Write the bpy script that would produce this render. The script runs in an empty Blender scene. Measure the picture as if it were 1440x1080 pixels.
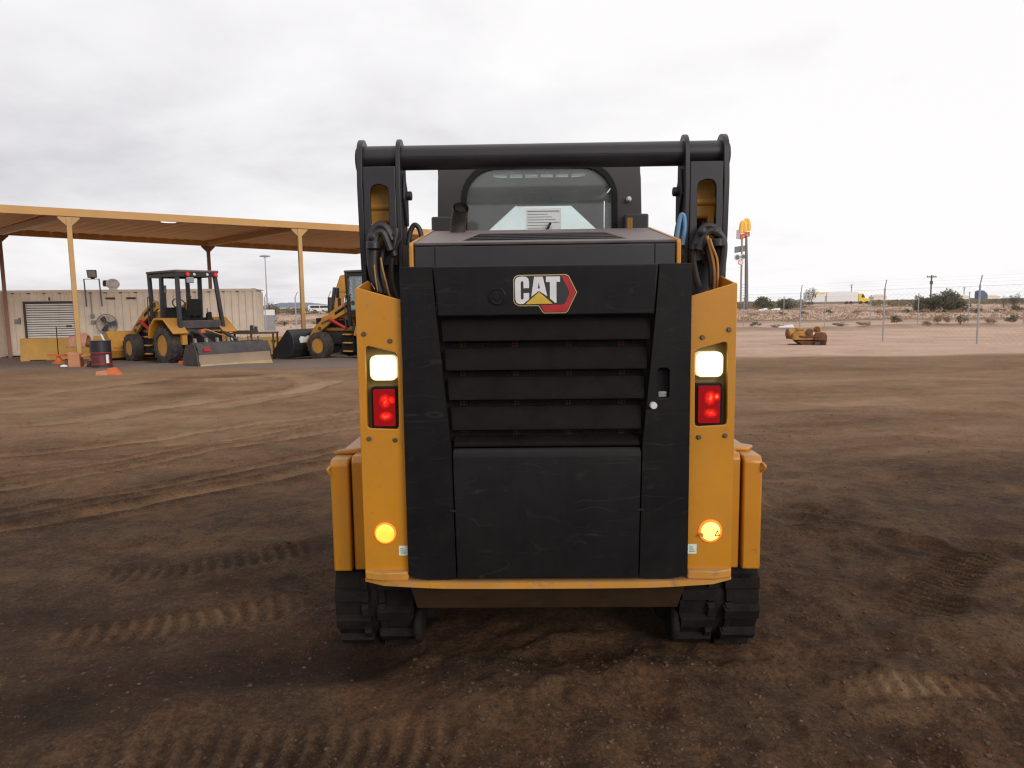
import bpy, bmesh, math, random
import numpy as np
from mathutils import Vector, Matrix, noise as mnoise
from mathutils.geometry import tessellate_polygon
random.seed(7); RNG = np.random.default_rng(7)
S = bpy.context.scene
COL = S.collection
R = math.radians

# ---------------------------------------------------------------- camera
CAM_H = 1.345; PITCH = math.atan(0.112); ROLL = 0.0128
_f = Vector((0, math.cos(PITCH), -math.sin(PITCH))); _r = Vector((1, 0, 0)); _u = _r.cross(_f)
_c, _s = math.cos(ROLL), math.sin(ROLL)
_r2 = _c*_r - _s*_u; _u2 = _s*_r + _c*_u
cam = bpy.data.cameras.new('camera'); cam.sensor_width = 36.0; cam.lens = 25.0
cam.clip_start = 0.05; cam.clip_end = 9000
camo = bpy.data.objects.new('camera', cam); COL.objects.link(camo)
M = Matrix((_r2, _u2, -_f)).transposed().to_4x4(); M.translation = (0, 0, CAM_H)
camo.matrix_world = M
S.camera = camo

# ---------------------------------------------------------------- world and sun
SUN_EL, SUN_AZ = 19, 143          # azimuth from +Y clockwise: low behind the camera, a little to its right
w = bpy.data.worlds.new('World'); S.world = w; w.use_nodes = True
nt = w.node_tree; nt.nodes.clear()
def N(t, **k):
    n = nt.nodes.new(t)
    for a, b in k.items(): setattr(n, a, b)
    return n
L = nt.links.new
out = N('ShaderNodeOutputWorld')
sky = N('ShaderNodeTexSky', sky_type='NISHITA', sun_disc=False)
sky.sun_elevation = R(SUN_EL); sky.sun_rotation = R(SUN_AZ); sky.dust_density = 2.0
bg1 = N('ShaderNodeBackground'); bg1.inputs[1].default_value = 0.1
L(sky.outputs[0], bg1.inputs[0])
tc = N('ShaderNodeTexCoord'); sep = N('ShaderNodeSeparateXYZ'); L(tc.outputs['Generated'], sep.inputs[0])
def MA(op, a, b=None):
    n = N('ShaderNodeMath', operation=op)
    for i, v in enumerate((a, b)):
        if v is None: continue
        if isinstance(v, (int, float)): n.inputs[i].default_value = v
        else: L(v, n.inputs[i])
    return n.outputs[0]
zz = MA('ADD', MA('MAXIMUM', sep.outputs[2], 0.0), 0.20)
cmb = N('ShaderNodeCombineXYZ'); L(MA('DIVIDE', sep.outputs[0], zz), cmb.inputs[0]); L(MA('DIVIDE', sep.outputs[1], zz), cmb.inputs[1])
cmb.inputs[2].default_value = 3.7
n1 = N('ShaderNodeTexNoise'); n1.inputs['Scale'].default_value = 0.95; n1.inputs['Detail'].default_value = 8; n1.inputs['Roughness'].default_value = 0.56
n1.inputs['Distortion'].default_value = 0.2
L(cmb.outputs[0], n1.inputs['Vector'])
n2 = N('ShaderNodeTexNoise'); n2.inputs['Scale'].default_value = 0.22; n2.inputs['Detail'].default_value = 3
L(cmb.outputs[0], n2.inputs['Vector'])
# the overcast is thinner and brighter towards the east (right of the picture)
dx = MA('ADD', MA('MULTIPLY', sep.outputs[0], 0.24), 0.035)
v = MA('ADD', MA('ADD', MA('MULTIPLY', n1.outputs[0], 1.0), MA('MULTIPLY', n2.outputs[0], 0.42)), dx)
rp = N('ShaderNodeValToRGB'); L(v, rp.inputs[0])
el = rp.color_ramp.elements
el[0].position = 0.28; el[0].color = (0.58, 0.565, 0.59, 1)
el[1].position = 0.82; el[1].color = (1.04, 1.02, 1.025, 1)
e = el.new(0.47); e.color = (0.75, 0.73, 0.755, 1)
e = el.new(0.62); e.color = (0.90, 0.88, 0.895, 1)
bg2 = N('ShaderNodeBackground'); bg2.inputs[1].default_value = 1.0
L(rp.outputs[0], bg2.inputs[0])
mx = N('ShaderNodeMixShader'); mx.inputs[0].default_value = 0.95
L(bg1.outputs[0], mx.inputs[1]); L(bg2.outputs[0], mx.inputs[2]); L(mx.outputs[0], out.inputs[0])
w.cycles.sampling_method = 'AUTOMATIC'

sun = bpy.data.lights.new('sun', 'SUN'); sun.energy = 1.4; sun.angle = R(28); sun.color = (1, 0.95, 0.88)
suno = bpy.data.objects.new('sun', sun); COL.objects.link(suno)
az = R(SUN_AZ); sd = Vector((math.sin(az)*math.cos(R(SUN_EL)), math.cos(az)*math.cos(R(SUN_EL)), math.sin(R(SUN_EL))))
suno.rotation_euler = sd.to_track_quat('Z', 'Y').to_euler()
suno.location = (0, 0, 30)
S.view_settings.view_transform = 'Standard'; S.view_settings.look = 'None'
S.view_settings.exposure = 0; S.view_settings.gamma = 1; S.view_settings.use_curve_mapping = False
S.cycles.max_bounces = 8; S.cycles.transparent_max_bounces = 16
S.cycles.use_denoising = True
S.cycles.filter_width = 1.25; S.cycles.sample_clamp_indirect = 4; S.cycles.caustics_reflective = False; S.cycles.caustics_refractive = False

# ---------------------------------------------------------------- places measured in the photograph (1440 x 1080)
def ray(px, py): return _f + (px-720)/1000*_r2 - (py-540)/1000*_u2
def at(px, py, Y):
    d = ray(px, py); return Vector((0, 0, CAM_H)) + d*(Y/d.y)
def gz(y):
    z = -0.05 - 0.0155*(min(max(y, 3), 32)-3)
    if y > 60: z += 0.36*min(1, (y-60)/190)
    return z
def gnd(px, py):
    d = ray(px, py); Y = 5.0
    for i in range(120): Y = .5*Y + .5*(CAM_H-gz(Y))/(-d.z)*d.y
    return Vector((d.x/d.y*Y, Y, gz(Y)))
def onY(px, Y):                     # ground point seen in column px at distance Y
    d = ray(px, 440); return Vector((d.x/d.y*Y, Y, gz(Y)))

# ---------------------------------------------------------------- mesh helper
class MB:
    def __init__(s): s.v = []; s.f = []
    def add(s, vs, fs):
        o = len(s.v); s.v += [tuple(p) for p in vs]; s.f += [tuple(i+o for i in q) for q in fs]; return s
    def box(s, a, b):
        x0, y0, z0 = a; x1, y1, z1 = b
        return s.add([(x0,y0,z0),(x1,y0,z0),(x1,y1,z0),(x0,y1,z0),(x0,y0,z1),(x1,y0,z1),(x1,y1,z1),(x0,y1,z1)],
                     [(0,3,2,1),(4,5,6,7),(0,1,5,4),(1,2,6,5),(2,3,7,6),(3,0,4,7)])
    def hexa(s, p):                 # eight corners: bottom loop, top loop
        return s.add(p, [(0,3,2,1),(4,5,6,7),(0,1,5,4),(1,2,6,5),(2,3,7,6),(3,0,4,7)])
    def plate(s, outer, holes, fn, a, b):   # 2D outline with holes, extruded from a to b through fn(u, v, w)
        loops = [outer] + list(holes); flat = [p for l in loops for p in l]
        tris = tessellate_polygon([[Vector((p[0], p[1], 0)) for p in l] for l in loops])
        n = len(flat); vs = [fn(p[0], p[1], a) for p in flat] + [fn(p[0], p[1], b) for p in flat]; fs = []
        if not holes and len(outer) <= 4:
            fs += [tuple(range(n)), tuple(reversed(range(n, 2*n)))]
        else:
            for t in tris: fs += [tuple(t), tuple(i+n for i in reversed(t))]
        k = 0
        for l in loops:
            m = len(l)
            for i in range(m):
                j = (i+1) % m; fs.append((k+i, k+j, k+j+n, k+i+n))
            k += m
        return s.add(vs, fs)
    def xz(s, outer, y0, y1, holes=()): return s.plate(outer, holes, lambda u, v, w: (u, w, v), y0, y1)
    def yz(s, outer, x0, x1, holes=()): return s.plate(outer, holes, lambda u, v, w: (w, u, v), x0, x1)
    def xy(s, outer, z0, z1, holes=()): return s.plate(outer, holes, lambda u, v, w: (u, v, w), z0, z1)
    def tube(s, pts, r, n=8, caps=True, closed=False):
        pts = [Vector(p) for p in pts]; m = len(pts)
        rr = r if isinstance(r, (list, tuple)) else [r]*m
        vs = []; fs = []; prev = None
        for i, p in enumerate(pts):
            a = pts[i-1] if i else (pts[-1] if closed else p); b = pts[i+1] if i < m-1 else (pts[0] if closed else p)
            t = (b-a).normalized()
            if prev is None:
                q = Vector((0,0,1)) if abs(t.z) < .9 else Vector((1,0,0)); u = t.cross(q).normalized()
            else:
                u = (prev - t*prev.dot(t)).normalized()
            prev = u; vv = t.cross(u)
            for k in range(n):
                an = 2*math.pi*k/n; vs.append(p + rr[i]*(math.cos(an)*u + math.sin(an)*vv))
        for i in range(m-1 if not closed else m):
            j = (i+1) % m
            for k in range(n):
                l = (k+1) % n; fs.append((i*n+k, i*n+l, j*n+l, j*n+k))
        if caps and not closed:
            fs.append(tuple(reversed(range(n)))); fs.append(tuple(range((m-1)*n, m*n)))
        return s.add(vs, fs)
    def cyl(s, a, b, r, n=16, r2=None): return s.tube([a, b], [r, r if r2 is None else r2], n)
    def lathe(s, prof, c=(0,0,0), axis='y', n=32, closed=False):   # prof: (radius, along)
        c = Vector(c); vs = []; fs = []; m = len(prof)
        for k in range(n):
            an = 2*math.pi*k/n
            for r, h in prof:
                p = {'y': (r*math.cos(an), h, r*math.sin(an)), 'z': (r*math.cos(an), r*math.sin(an), h), 'x': (h, r*math.cos(an), r*math.sin(an))}[axis]
                vs.append(c+Vector(p))
        for k in range(n):
            l = (k+1) % n
            for i in range(m if closed else m-1):
                j = (i+1) % m; fs.append((k*m+i, k*m+j, l*m+j, l*m+i))
        if not closed:
            fs.append(tuple(k*m for k in range(n))); fs.append(tuple(k*m+m-1 for k in reversed(range(n))))
        return s.add(vs, fs)
    def ball(s, c, r, n=10, sc=(1,1,1), jit=0):
        c = Vector(c); vs = []; fs = []
        for i in range(n+1):
            th = math.pi*i/n
            for k in range(n*2):
                an = math.pi*k/n; q = 1+random.uniform(-jit, jit)
                vs.append(c+Vector((r*sc[0]*q*math.sin(th)*math.cos(an), r*sc[1]*q*math.sin(th)*math.sin(an), r*sc[2]*q*math.cos(th))))
        for i in range(n):
            for k in range(n*2):
                l = (k+1) % (n*2); fs.append((i*2*n+k, (i+1)*2*n+k, (i+1)*2*n+l, i*2*n+l))
        return s.add(vs, fs)
    def move(s, fn): s.v = [tuple(fn(*p)) for p in s.v]; return s
    def mesh(s, name, mat, origin=(0,0,0), smooth=35):
        me = bpy.data.meshes.new(name); o = origin
        me.from_pydata([(p[0]-o[0], p[1]-o[1], p[2]-o[2]) for p in s.v], [], s.f)
        bm = bmesh.new(); bm.from_mesh(me)
        bmesh.ops.remove_doubles(bm, verts=bm.verts, dist=1e-6)
        bmesh.ops.recalc_face_normals(bm, faces=bm.faces); bm.to_mesh(me); bm.free()
        if smooth:
            me.shade_smooth(); me.set_sharp_from_angle(angle=R(smooth))
        me.materials.append(mat); return me
    def build(s, name, mat, parent=None, origin=(0,0,0), bevel=0, smooth=35, label=None, kind=None, seg=2):
        o = bpy.data.objects.new(name, s.mesh(name, mat, origin, smooth)); COL.objects.link(o)
        if parent is not None: o.parent = parent
        else: o.location = origin
        if bevel:
            b = o.modifiers.new('bevel', 'BEVEL'); b.width = bevel; b.segments = seg; b.limit_method = 'ANGLE'; b.angle_limit = R(40); b.harden_normals = False
        if label: o['label'] = label
        if kind: o['kind'] = kind
        return o
def tag(o, label, cat, group=None):
    o['label'] = label; o['category'] = cat
    if group: o['group'] = group
    return o
def thing(name, label, cat, loc, rz=0, group=None):
    o = bpy.data.objects.new(name, None); o.empty_display_size = .3; COL.objects.link(o)
    o.location = loc; o.rotation_euler = (0, 0, rz); return tag(o, label, cat, group)
def inst(o, parent, mat4=None):
    c = o.copy(); COL.objects.link(c); c.parent = parent
    if mat4 is not None: c.matrix_local = mat4
    return c
def copy_tree(o, parent=None):
    c = o.copy(); COL.objects.link(c); c.parent = parent
    for ch in list(o.children): copy_tree(ch, c)
    return c
def rrect(x0, z0, x1, z1, r, n=6):
    p = []
    for cx, cz, a in ((x1-r, z1-r, 0), (x0+r, z1-r, 90), (x0+r, z0+r, 180), (x1-r, z0+r, 270)):
        for k in range(n+1):
            t = R(a+90*k/n); p.append((cx+r*math.cos(t), cz+r*math.sin(t)))
    return p
def circ(cx, cz, r, n=24): return [(cx+r*math.cos(2*math.pi*k/n), cz+r*math.sin(2*math.pi*k/n)) for k in range(n)]
def smooth_path(pts, n=6):
    pts = [Vector(p) for p in pts]; o = []
    for i in range(len(pts)-1):
        p0 = pts[max(i-1,0)]; p1 = pts[i]; p2 = pts[i+1]; p3 = pts[min(i+2, len(pts)-1)]
        for k in range(n):
            t = k/n; o.append(.5*((2*p1)+(p2-p0)*t+(2*p0-5*p1+4*p2-p3)*t*t+(3*p1-p0-3*p2+p3)*t**3))
    o.append(pts[-1]); return o

# ---------------------------------------------------------------- materials
def mat(name, col, rough=.5, metal=0., var=.15, vscale=4., dust=0., dustcol=(.30,.20,.13), up=0., bump=0., bscale=60., spec=.5, scratch=0., grime=0., mud=0.):
    m = bpy.data.materials.new(name); m.use_nodes = True; t = m.node_tree; b = t.nodes['Principled BSDF']; l = t.links.new
    b.inputs['Metallic'].default_value = metal; b.inputs['Specular IOR Level'].default_value = spec
    co = t.nodes.new('ShaderNodeTexCoord')
    def noise(sc, det=5, rough=.6, dist=0.):
        n = t.nodes.new('ShaderNodeTexNoise'); n.inputs['Scale'].default_value = sc; n.inputs['Detail'].default_value = det; n.inputs['Roughness'].default_value = rough
        n.inputs['Distortion'].default_value = dist
        l(co.outputs['Object'], n.inputs['Vector']); return n.outputs[0]
    def ramp(src, a, b_, c0=(0,0,0,1), c1=(1,1,1,1)):
        n = t.nodes.new('ShaderNodeValToRGB'); n.color_ramp.elements[0].position = a; n.color_ramp.elements[1].position = b_
        n.color_ramp.elements[0].color = c0; n.color_ramp.elements[1].color = c1; l(src, n.inputs[0]); return n.outputs[0]
    def mixc(fac, a, b_):
        n = t.nodes.new('ShaderNodeMix'); n.data_type = 'RGBA'
        for i, v in ((0, fac), (6, a), (7, b_)):
            if hasattr(v, 'is_linked') or hasattr(v, 'node'): l(v, n.inputs[i])
            elif isinstance(v, (int, float)): n.inputs[i].default_value = v
            else: n.inputs[i].default_value = (*v, 1)
        return n.outputs[2]
    def mul(a, k):
        n = t.nodes.new('ShaderNodeMath'); n.operation = 'MULTIPLY'; l(a, n.inputs[0])
        if isinstance(k, (int, float)): n.inputs[1].default_value = k
        else: l(k, n.inputs[1])
        return n.outputs[0]
    lo = tuple(c*(1-var) for c in col); hi = tuple(min(1, c*(1+var)) for c in col)
    c = ramp(noise(vscale), .3, .7, (*lo,1), (*hi,1))
    if grime:
        c = mixc(mul(ramp(noise(vscale*2.3, 8, .7, .4), .55, .72), grime), c, (.05,.035,.022))
    if dust:
        c = mixc(mul(ramp(noise(vscale*1.3, 7, .65), .38, .72), dust), c, dustcol)
    if up:
        g = t.nodes.new('ShaderNodeNewGeometry'); sx = t.nodes.new('ShaderNodeSeparateXYZ'); l(g.outputs['Normal'], sx.inputs[0])
        c = mixc(mul(ramp(sx.outputs[2], .45, .85), up), c, dustcol)
    if scratch:
        for rot, scl, w_ in (((0, .5, 0), (1.2, 1, 5), .010), ((0, -.25, 0), (1.0, 1, 7), .008), ((0, 1.2, 0), (2, 1, 6), .006)):
            mp = t.nodes.new('ShaderNodeMapping'); mp.inputs['Scale'].default_value = scl; mp.inputs['Rotation'].default_value = rot; mp.inputs['Location'].default_value = (rot[1]*7, 0, 0); l(co.outputs['Object'], mp.inputs[0])
            n = t.nodes.new('ShaderNodeTexNoise'); n.inputs['Scale'].default_value = 1.6; n.inputs['Detail'].default_value = 3; l(mp.outputs[0], n.inputs['Vector'])
            q = t.nodes.new('ShaderNodeValToRGB'); e = q.color_ramp.elements; e[0].position = .5-w_; e[0].color = (0,0,0,1); e[1].position = .5+w_; e[1].color = (0,0,0,1); k = e.new(.5); k.color = (1,1,1,1); l(n.outputs[0], q.inputs[0])
            c = mixc(mul(mul(q.outputs[0], ramp(noise(3.1+rot[1], 4), .52, .68)), scratch), c, (.075,.07,.068))
    if mud:
        c = mixc(mul(ramp(noise(26, 6, .7), .60, .68), mul(ramp(noise(2.6, 3), .42, .66), mud)), c, (.13,.078,.042))
        mp = t.nodes.new('ShaderNodeMapping'); mp.inputs['Scale'].default_value = (14, 14, 1.3); l(co.outputs['Object'], mp.inputs[0])
        n = t.nodes.new('ShaderNodeTexNoise'); n.inputs['Scale'].default_value = 3; n.inputs['Detail'].default_value = 5; l(mp.outputs[0], n.inputs['Vector'])
        c = mixc(mul(ramp(n.outputs[0], .50, .75), mud*.45), c, dustcol)
    l(c, b.inputs['Base Color'])
    rr = t.nodes.new('ShaderNodeMapRange'); rr.inputs[3].default_value = max(.02, rough-.12); rr.inputs[4].default_value = min(1, rough+.12); l(noise(vscale*3, 6), rr.inputs[0]); l(rr.outputs[0], b.inputs['Roughness'])
    if bump:
        bp = t.nodes.new('ShaderNodeBump'); bp.inputs['Strength'].default_value = bump; bp.inputs['Distance'].default_value = .01; l(noise(bscale, 6), bp.inputs['Height']); l(bp.outputs[0], b.inputs['Normal'])
    return m
def emit(name, col, strength, base=(.2,.2,.2), rough=.2, nscale=0, lo=.3):
    m = bpy.data.materials.new(name); m.use_nodes = True; t = m.node_tree; b = t.nodes['Principled BSDF']
    b.inputs['Base Color'].default_value = (*base, 1); b.inputs['Roughness'].default_value = rough
    b.inputs['Emission Color'].default_value = (*col, 1); b.inputs['Emission Strength'].default_value = strength
    if nscale:
        co = t.nodes.new('ShaderNodeTexCoord'); n = t.nodes.new('ShaderNodeTexNoise'); n.inputs['Scale'].default_value = nscale; n.inputs['Detail'].default_value = 2
        t.links.new(co.outputs['Object'], n.inputs['Vector'])
        r = t.nodes.new('ShaderNodeMapRange'); r.inputs[1].default_value = .3; r.inputs[2].default_value = .7; r.inputs[3].default_value = strength*lo; r.inputs[4].default_value = strength
        t.links.new(n.outputs[0], r.inputs[0]); t.links.new(r.outputs[0], b.inputs['Emission Strength'])
    return m
def tail_lens(b1, b2):
    m = bpy.data.materials.new('tail_lens'); m.use_nodes = True; t = m.node_tree; b = t.nodes['Principled BSDF']; l = t.links.new
    b.inputs['Base Color'].default_value = (.22, .004, .005, 1); b.inputs['Roughness'].default_value = .15
    co = t.nodes.new('ShaderNodeTexCoord'); acc = None
    ns = t.nodes.new('ShaderNodeTexNoise'); ns.inputs['Scale'].default_value = 70; ns.inputs['Detail'].default_value = 2; l(co.outputs['Object'], ns.inputs[0])
    for p, sx, sz in ((b1, 42, 34), (b2, 36, 52), ((b1[0]+.022, 0, b1[2]+.004), 60, 60)):
        mp = t.nodes.new('ShaderNodeMapping'); mp.inputs['Location'].default_value = (-p[0]*sx, 0, -p[2]*sz); mp.inputs['Scale'].default_value = (sx, 0, sz); l(co.outputs['Object'], mp.inputs[0])
        ln = t.nodes.new('ShaderNodeVectorMath'); ln.operation = 'LENGTH'; l(mp.outputs[0], ln.inputs[0])
        r = t.nodes.new('ShaderNodeMapRange'); r.inputs[1].default_value = 1.0; r.inputs[2].default_value = .1; l(ln.outputs['Value'], r.inputs[0])
        if acc is None: acc = r.outputs[0]
        else:
            a = t.nodes.new('ShaderNodeMath'); a.operation = 'MAXIMUM'; l(acc, a.inputs[0]); l(r.outputs[0], a.inputs[1]); acc = a.outputs[0]
    k = t.nodes.new('ShaderNodeMath'); k.operation = 'MULTIPLY'; l(acc, k.inputs[0]); l(ns.outputs[0], k.inputs[1])
    cr = t.nodes.new('ShaderNodeValToRGB'); l(k.outputs[0], cr.inputs[0]); e = cr.color_ramp.elements
    e[0].position = .0; e[0].color = (.09, .001, .002, 1); e[1].position = .62; e[1].color = (1.0, .22, .08, 1)
    q = e.new(.16); q.color = (.35, .004, .003, 1); q = e.new(.36); q.color = (.85, .018, .008, 1)
    l(cr.outputs[0], b.inputs['Emission Color']); b.inputs['Emission Strength'].default_value = 1.35
    return m
def glassy(name, tint, gloss=.09, rough=.03):
    m = bpy.data.materials.new(name); m.use_nodes = True; t = m.node_tree; t.nodes.clear()
    o = t.nodes.new('ShaderNodeOutputMaterial'); a = t.nodes.new('ShaderNodeBsdfTransparent'); a.inputs[0].default_value = (*tint, 1)
    g = t.nodes.new('ShaderNodeBsdfGlossy'); g.inputs['Roughness'].default_value = rough
    fr = t.nodes.new('ShaderNodeFresnel'); fr.inputs[0].default_value = 1.45
    ad = t.nodes.new('ShaderNodeMath'); ad.operation = 'ADD'; ad.inputs[1].default_value = gloss-.04; t.links.new(fr.outputs[0], ad.inputs[0])
    mx = t.nodes.new('ShaderNodeMixShader'); t.links.new(ad.outputs[0], mx.inputs[0]); t.links.new(a.outputs[0], mx.inputs[1]); t.links.new(g.outputs[0], mx.inputs[2]); t.links.new(mx.outputs[0], o.inputs[0])
    return m
def dusty(name, tint, film, gloss):  # film: dust plus sky reflection as diffuse colour
    m = glassy(name, tint, gloss, .06); t = m.node_tree; o = [n for n in t.nodes if n.type == 'OUTPUT_MATERIAL'][0]; mx = o.inputs[0].links[0].from_node
    d = t.nodes.new('ShaderNodeBsdfDiffuse'); d.inputs[0].default_value = (.50, .52, .52, 1); m2 = t.nodes.new('ShaderNodeMixShader')
    co = t.nodes.new('ShaderNodeTexCoord'); n = t.nodes.new('ShaderNodeTexNoise'); n.inputs['Scale'].default_value = 5; n.inputs['Detail'].default_value = 6; t.links.new(co.outputs['Object'], n.inputs[0])
    r = t.nodes.new('ShaderNodeMapRange'); r.inputs[1].default_value = .3; r.inputs[2].default_value = .7; r.inputs[3].default_value = film*.8; r.inputs[4].default_value = film*1.2
    t.links.new(n.outputs[0], r.inputs[0]); t.links.new(r.outputs[0], m2.inputs[0]); t.links.new(mx.outputs[0], m2.inputs[1]); t.links.new(d.outputs[0], m2.inputs[2]); t.links.new(m2.outputs[0], o.inputs[0]); return m
dglass = dusty('dusty_reflection_veil', (.95, .99, .98), .165, .055)  # grey film: some dust, plus sky reflection put in as diffuse colour
DUST = (.34, .23, .15)
yel = mat('yellow_paint', (.53,.218,.010), .36, var=.09, vscale=3.5, dust=.22, dustcol=(.40,.21,.07), up=.6, grime=.10, mud=.55)
yelw = mat('worn_yellow_paint', (.53,.225,.014), .5, var=.14, vscale=5, dust=.3, dustcol=DUST, up=.45, grime=.6, mud=.8)
yelo = mat('old_yellow_paint', (.52,.235,.020), .55, var=.2, vscale=3, dust=.25, dustcol=DUST, up=.3, grime=.4, mud=.6)
blk = mat('black_panel', (.0065,.0060,.0070), .42, var=.25, vscale=5, dust=.10, dustcol=(.06,.048,.042), scratch=.30, up=.5, spec=.17, mud=.08)
blk2 = mat('black_arm_paint', (.014,.013,.017), .42, var=.2, vscale=4, dust=.08, dustcol=(.12,.09,.08), up=.35)
lou = mat('louver_black', (.0065,.0055,.0055), .6, var=.4, vscale=9, dust=.32, dustcol=(.020,.012,.009), bump=.25, bscale=220, spec=.10)
drk = mat('dark_void', (.006,.006,.006), .9)
plas = mat('grey_plastic', (.040,.036,.038), .55, var=.15, vscale=5, dust=.25, dustcol=(.24,.185,.175), up=.8)
plas.node_tree.nodes['Principled BSDF'].inputs['Specular IOR Level'].default_value = .45
cabm = mat('cab_grey_paint', (.036,.032,.035), .5, var=.12, vscale=4, dust=.1, dustcol=(.15,.11,.1))
rub = mat('track_rubber', (.0075,.0065,.0065), .8, var=.3, vscale=6, dust=.55, dustcol=(.035,.022,.015), bump=.4, bscale=40, spec=.2)
tyr = mat('tyre_rubber', (.032,.027,.025), .8, var=.3, vscale=5, dust=.6, dustcol=(.13,.09,.07), bump=.3, bscale=30)
hos = mat('hose_rubber', (.016,.015,.016), .5, var=.2, vscale=12, dust=.15, dustcol=(.1,.08,.06))
hosb = mat('blue_hose', (.10,.24,.42), .45, var=.15, vscale=10, dust=.2, dustcol=(.3,.25,.2))
hoso = mat('orange_brown_hose', (.42,.20,.05), .5, var=.2, vscale=10)
stl = mat('steel', (.30,.28,.27), .4, metal=.7, var=.2, vscale=8)
whi = mat('white_plastic', (.62,.61,.60), .5, var=.08)
pap = mat('white_paper', (.82,.85,.83), .8, var=.04)
ink = mat('grey_ink', (.28,.29,.30), .8)
tan = mat('tan_backplate', (.24,.155,.045), .5, var=.12, vscale=6)
glass = glassy('cab_glass', (.93,.98,.97), .13)
glass2 = glassy('skylight_glass', (.95,.99,.985), .05)
lwork = emit('work_lamp_lens', (1.0,.97,.70), 5.0, (.8,.8,.7), nscale=30, lo=.55)
lworkr = emit('work_lamp_rim', (1.0,.93,.55), .55, (.6,.6,.5))
lred = emit('red_lens', (.50,.006,.004), .42, (.25,.006,.006), .15, nscale=22, lo=.25)
lredb = emit('red_bulb_glow', (1.0,.10,.03), 1.15, (.4,.02,.01), .2, nscale=60, lo=.4)
lamb = emit('glowing_amber_reflector', (1.0,.47,.055), 1.7, (.7,.3,.03), .2, nscale=25, lo=.75)  # amber ones are reflectors: their flash glow and halo put in as emission
lamb2 = emit('reflector_glow_rim', (1.0,.20,.015), .9, (.6,.2,.02), .3)
lambr = emit('bright_amber_reflector', (1.0,.58,.16), 2.3, (.7,.3,.03), .2, nscale=25, lo=.8)
redl = emit('red_beacon', (1,.02,.02), .35, (.5,.01,.01))
gold = mat('gold_trim', (.50,.38,.16), .35, metal=.4, var=.1)
eblk = mat('emblem_black', (.02,.02,.022), .4)
esil = mat('silver_letter', (.66,.65,.66), .35, var=.06, vscale=20)
ered = mat('emblem_red', (.40,.012,.018), .35, var=.2, vscale=20)
etri = mat('emblem_yellow', (.58,.38,.04), .35, var=.2, vscale=20)
stk = mat('pale_sticker', (.62,.72,.58), .6, var=.15, vscale=60)
tanp = mat('container_tan', (.80,.685,.57), .6, var=.08, vscale=1.5, dust=.15, dustcol=(.42,.28,.19), grime=.08)
rust = mat('rusty_steel', (.105,.045,.025), .85, var=.35, vscale=6, dust=.3, dustcol=(.2,.09,.04), bump=.3)
grey = mat('weathered_grey', (.27,.27,.28), .6, var=.12)
slat_m = mat('roller_slat', (.78,.75,.72), .5, var=.08, vscale=3, dust=.2, dustcol=(.4,.29,.2))
can_m = mat('canopy_tan_paint', (.50,.27,.085), .6, var=.1, vscale=1.2, dust=.2, dustcol=(.45,.26,.10))
can_u = mat('canopy_roof_brown', (.78,.46,.22), .75, var=.06, vscale=1.2)
can_w = mat('pale_beam_paint', (.60,.46,.30), .6, var=.1)
conc = mat('yellow_concrete', (.50,.28,.06), .8, var=.15, vscale=2, dust=.4, dustcol=(.36,.22,.10), grime=.2, bump=.2)
orng = mat('orange_plastic', (.62,.12,.02), .5, var=.15, vscale=6, dust=.25, dustcol=DUST)
orgp = mat('faded_orange_board', (.52,.21,.10), .7, var=.2, vscale=6, dust=.4, dustcol=DUST)
pink = mat('pink_cloth', (.52,.25,.17), .9, var=.2, vscale=8)
redp = mat('red_paint', (.42,.02,.02), .5, var=.15)
dstl = mat('dark_dusty_steel', (.036,.033,.034), .6, var=.3, vscale=3, dust=.35, dustcol=(.16,.11,.09))
blade_m = mat('worn_blade', (.25,.18,.125), .6, var=.15, vscale=2, dust=.5, dustcol=(.36,.25,.17), grime=.25)
whp = mat('white_paint', (.74,.74,.74), .5, var=.06, dust=.08)
bwin = mat('dark_window', (.03,.035,.04), .15)
tealb = mat('blue_paint', (.06,.10,.2), .5)
tyel = mat('truck_yellow', (.75,.55,.02), .4)
mred = mat('sign_red', (.55,.09,.04), .5); myel = mat('sign_yellow', (.85,.50,.08), .5)
signg = mat('sign_grey', (.13,.16,.18), .6)
twig = mat('twig', (.14,.10,.07), .9)
def leafmat(name, c, v=.4):
    m = mat(name, c, .8, var=v, vscale=3); return m
leaf1 = leafmat('desert_leaf', (.10,.10,.058)); leaf2 = leafmat('dry_scrub', (.30,.20,.13), .25); leaf3 = leafmat('olive_leaf', (.135,.115,.065))
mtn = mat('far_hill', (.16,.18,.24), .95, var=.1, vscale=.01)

for m_ in (lworkr, lamb2, redl): m_.cycles.emission_sampling = 'NONE'
# ---------------------------------------------------------------- ground
def vnoise(x, y, seed=0):
    a_ = .6+seed*1.7; x, y = x*math.cos(a_)-y*math.sin(a_), x*math.sin(a_)+y*math.cos(a_)
    xi = np.floor(x).astype(np.int64); yi = np.floor(y).astype(np.int64); fx = x-xi; fy = y-yi
    fx = fx*fx*fx*(fx*(fx*6-15)+10); fy = fy*fy*fy*(fy*(fy*6-15)+10)
    def h(a, b):
        n = (a*374761393 + b*668265263 + seed*1442695041) & 0x7fffffff
        n = ((n ^ (n >> 13))*1274126177) & 0x7fffffff
        n = ((n ^ (n >> 15))*2246822519) & 0x7fffffff
        return ((n ^ (n >> 16)) & 0xffff)/65535.0*2-1
    return (h(xi,yi)*(1-fx)+h(xi+1,yi)*fx)*(1-fy)+(h(xi,yi+1)*(1-fx)+h(xi+1,yi+1)*fx)*fy
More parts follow.
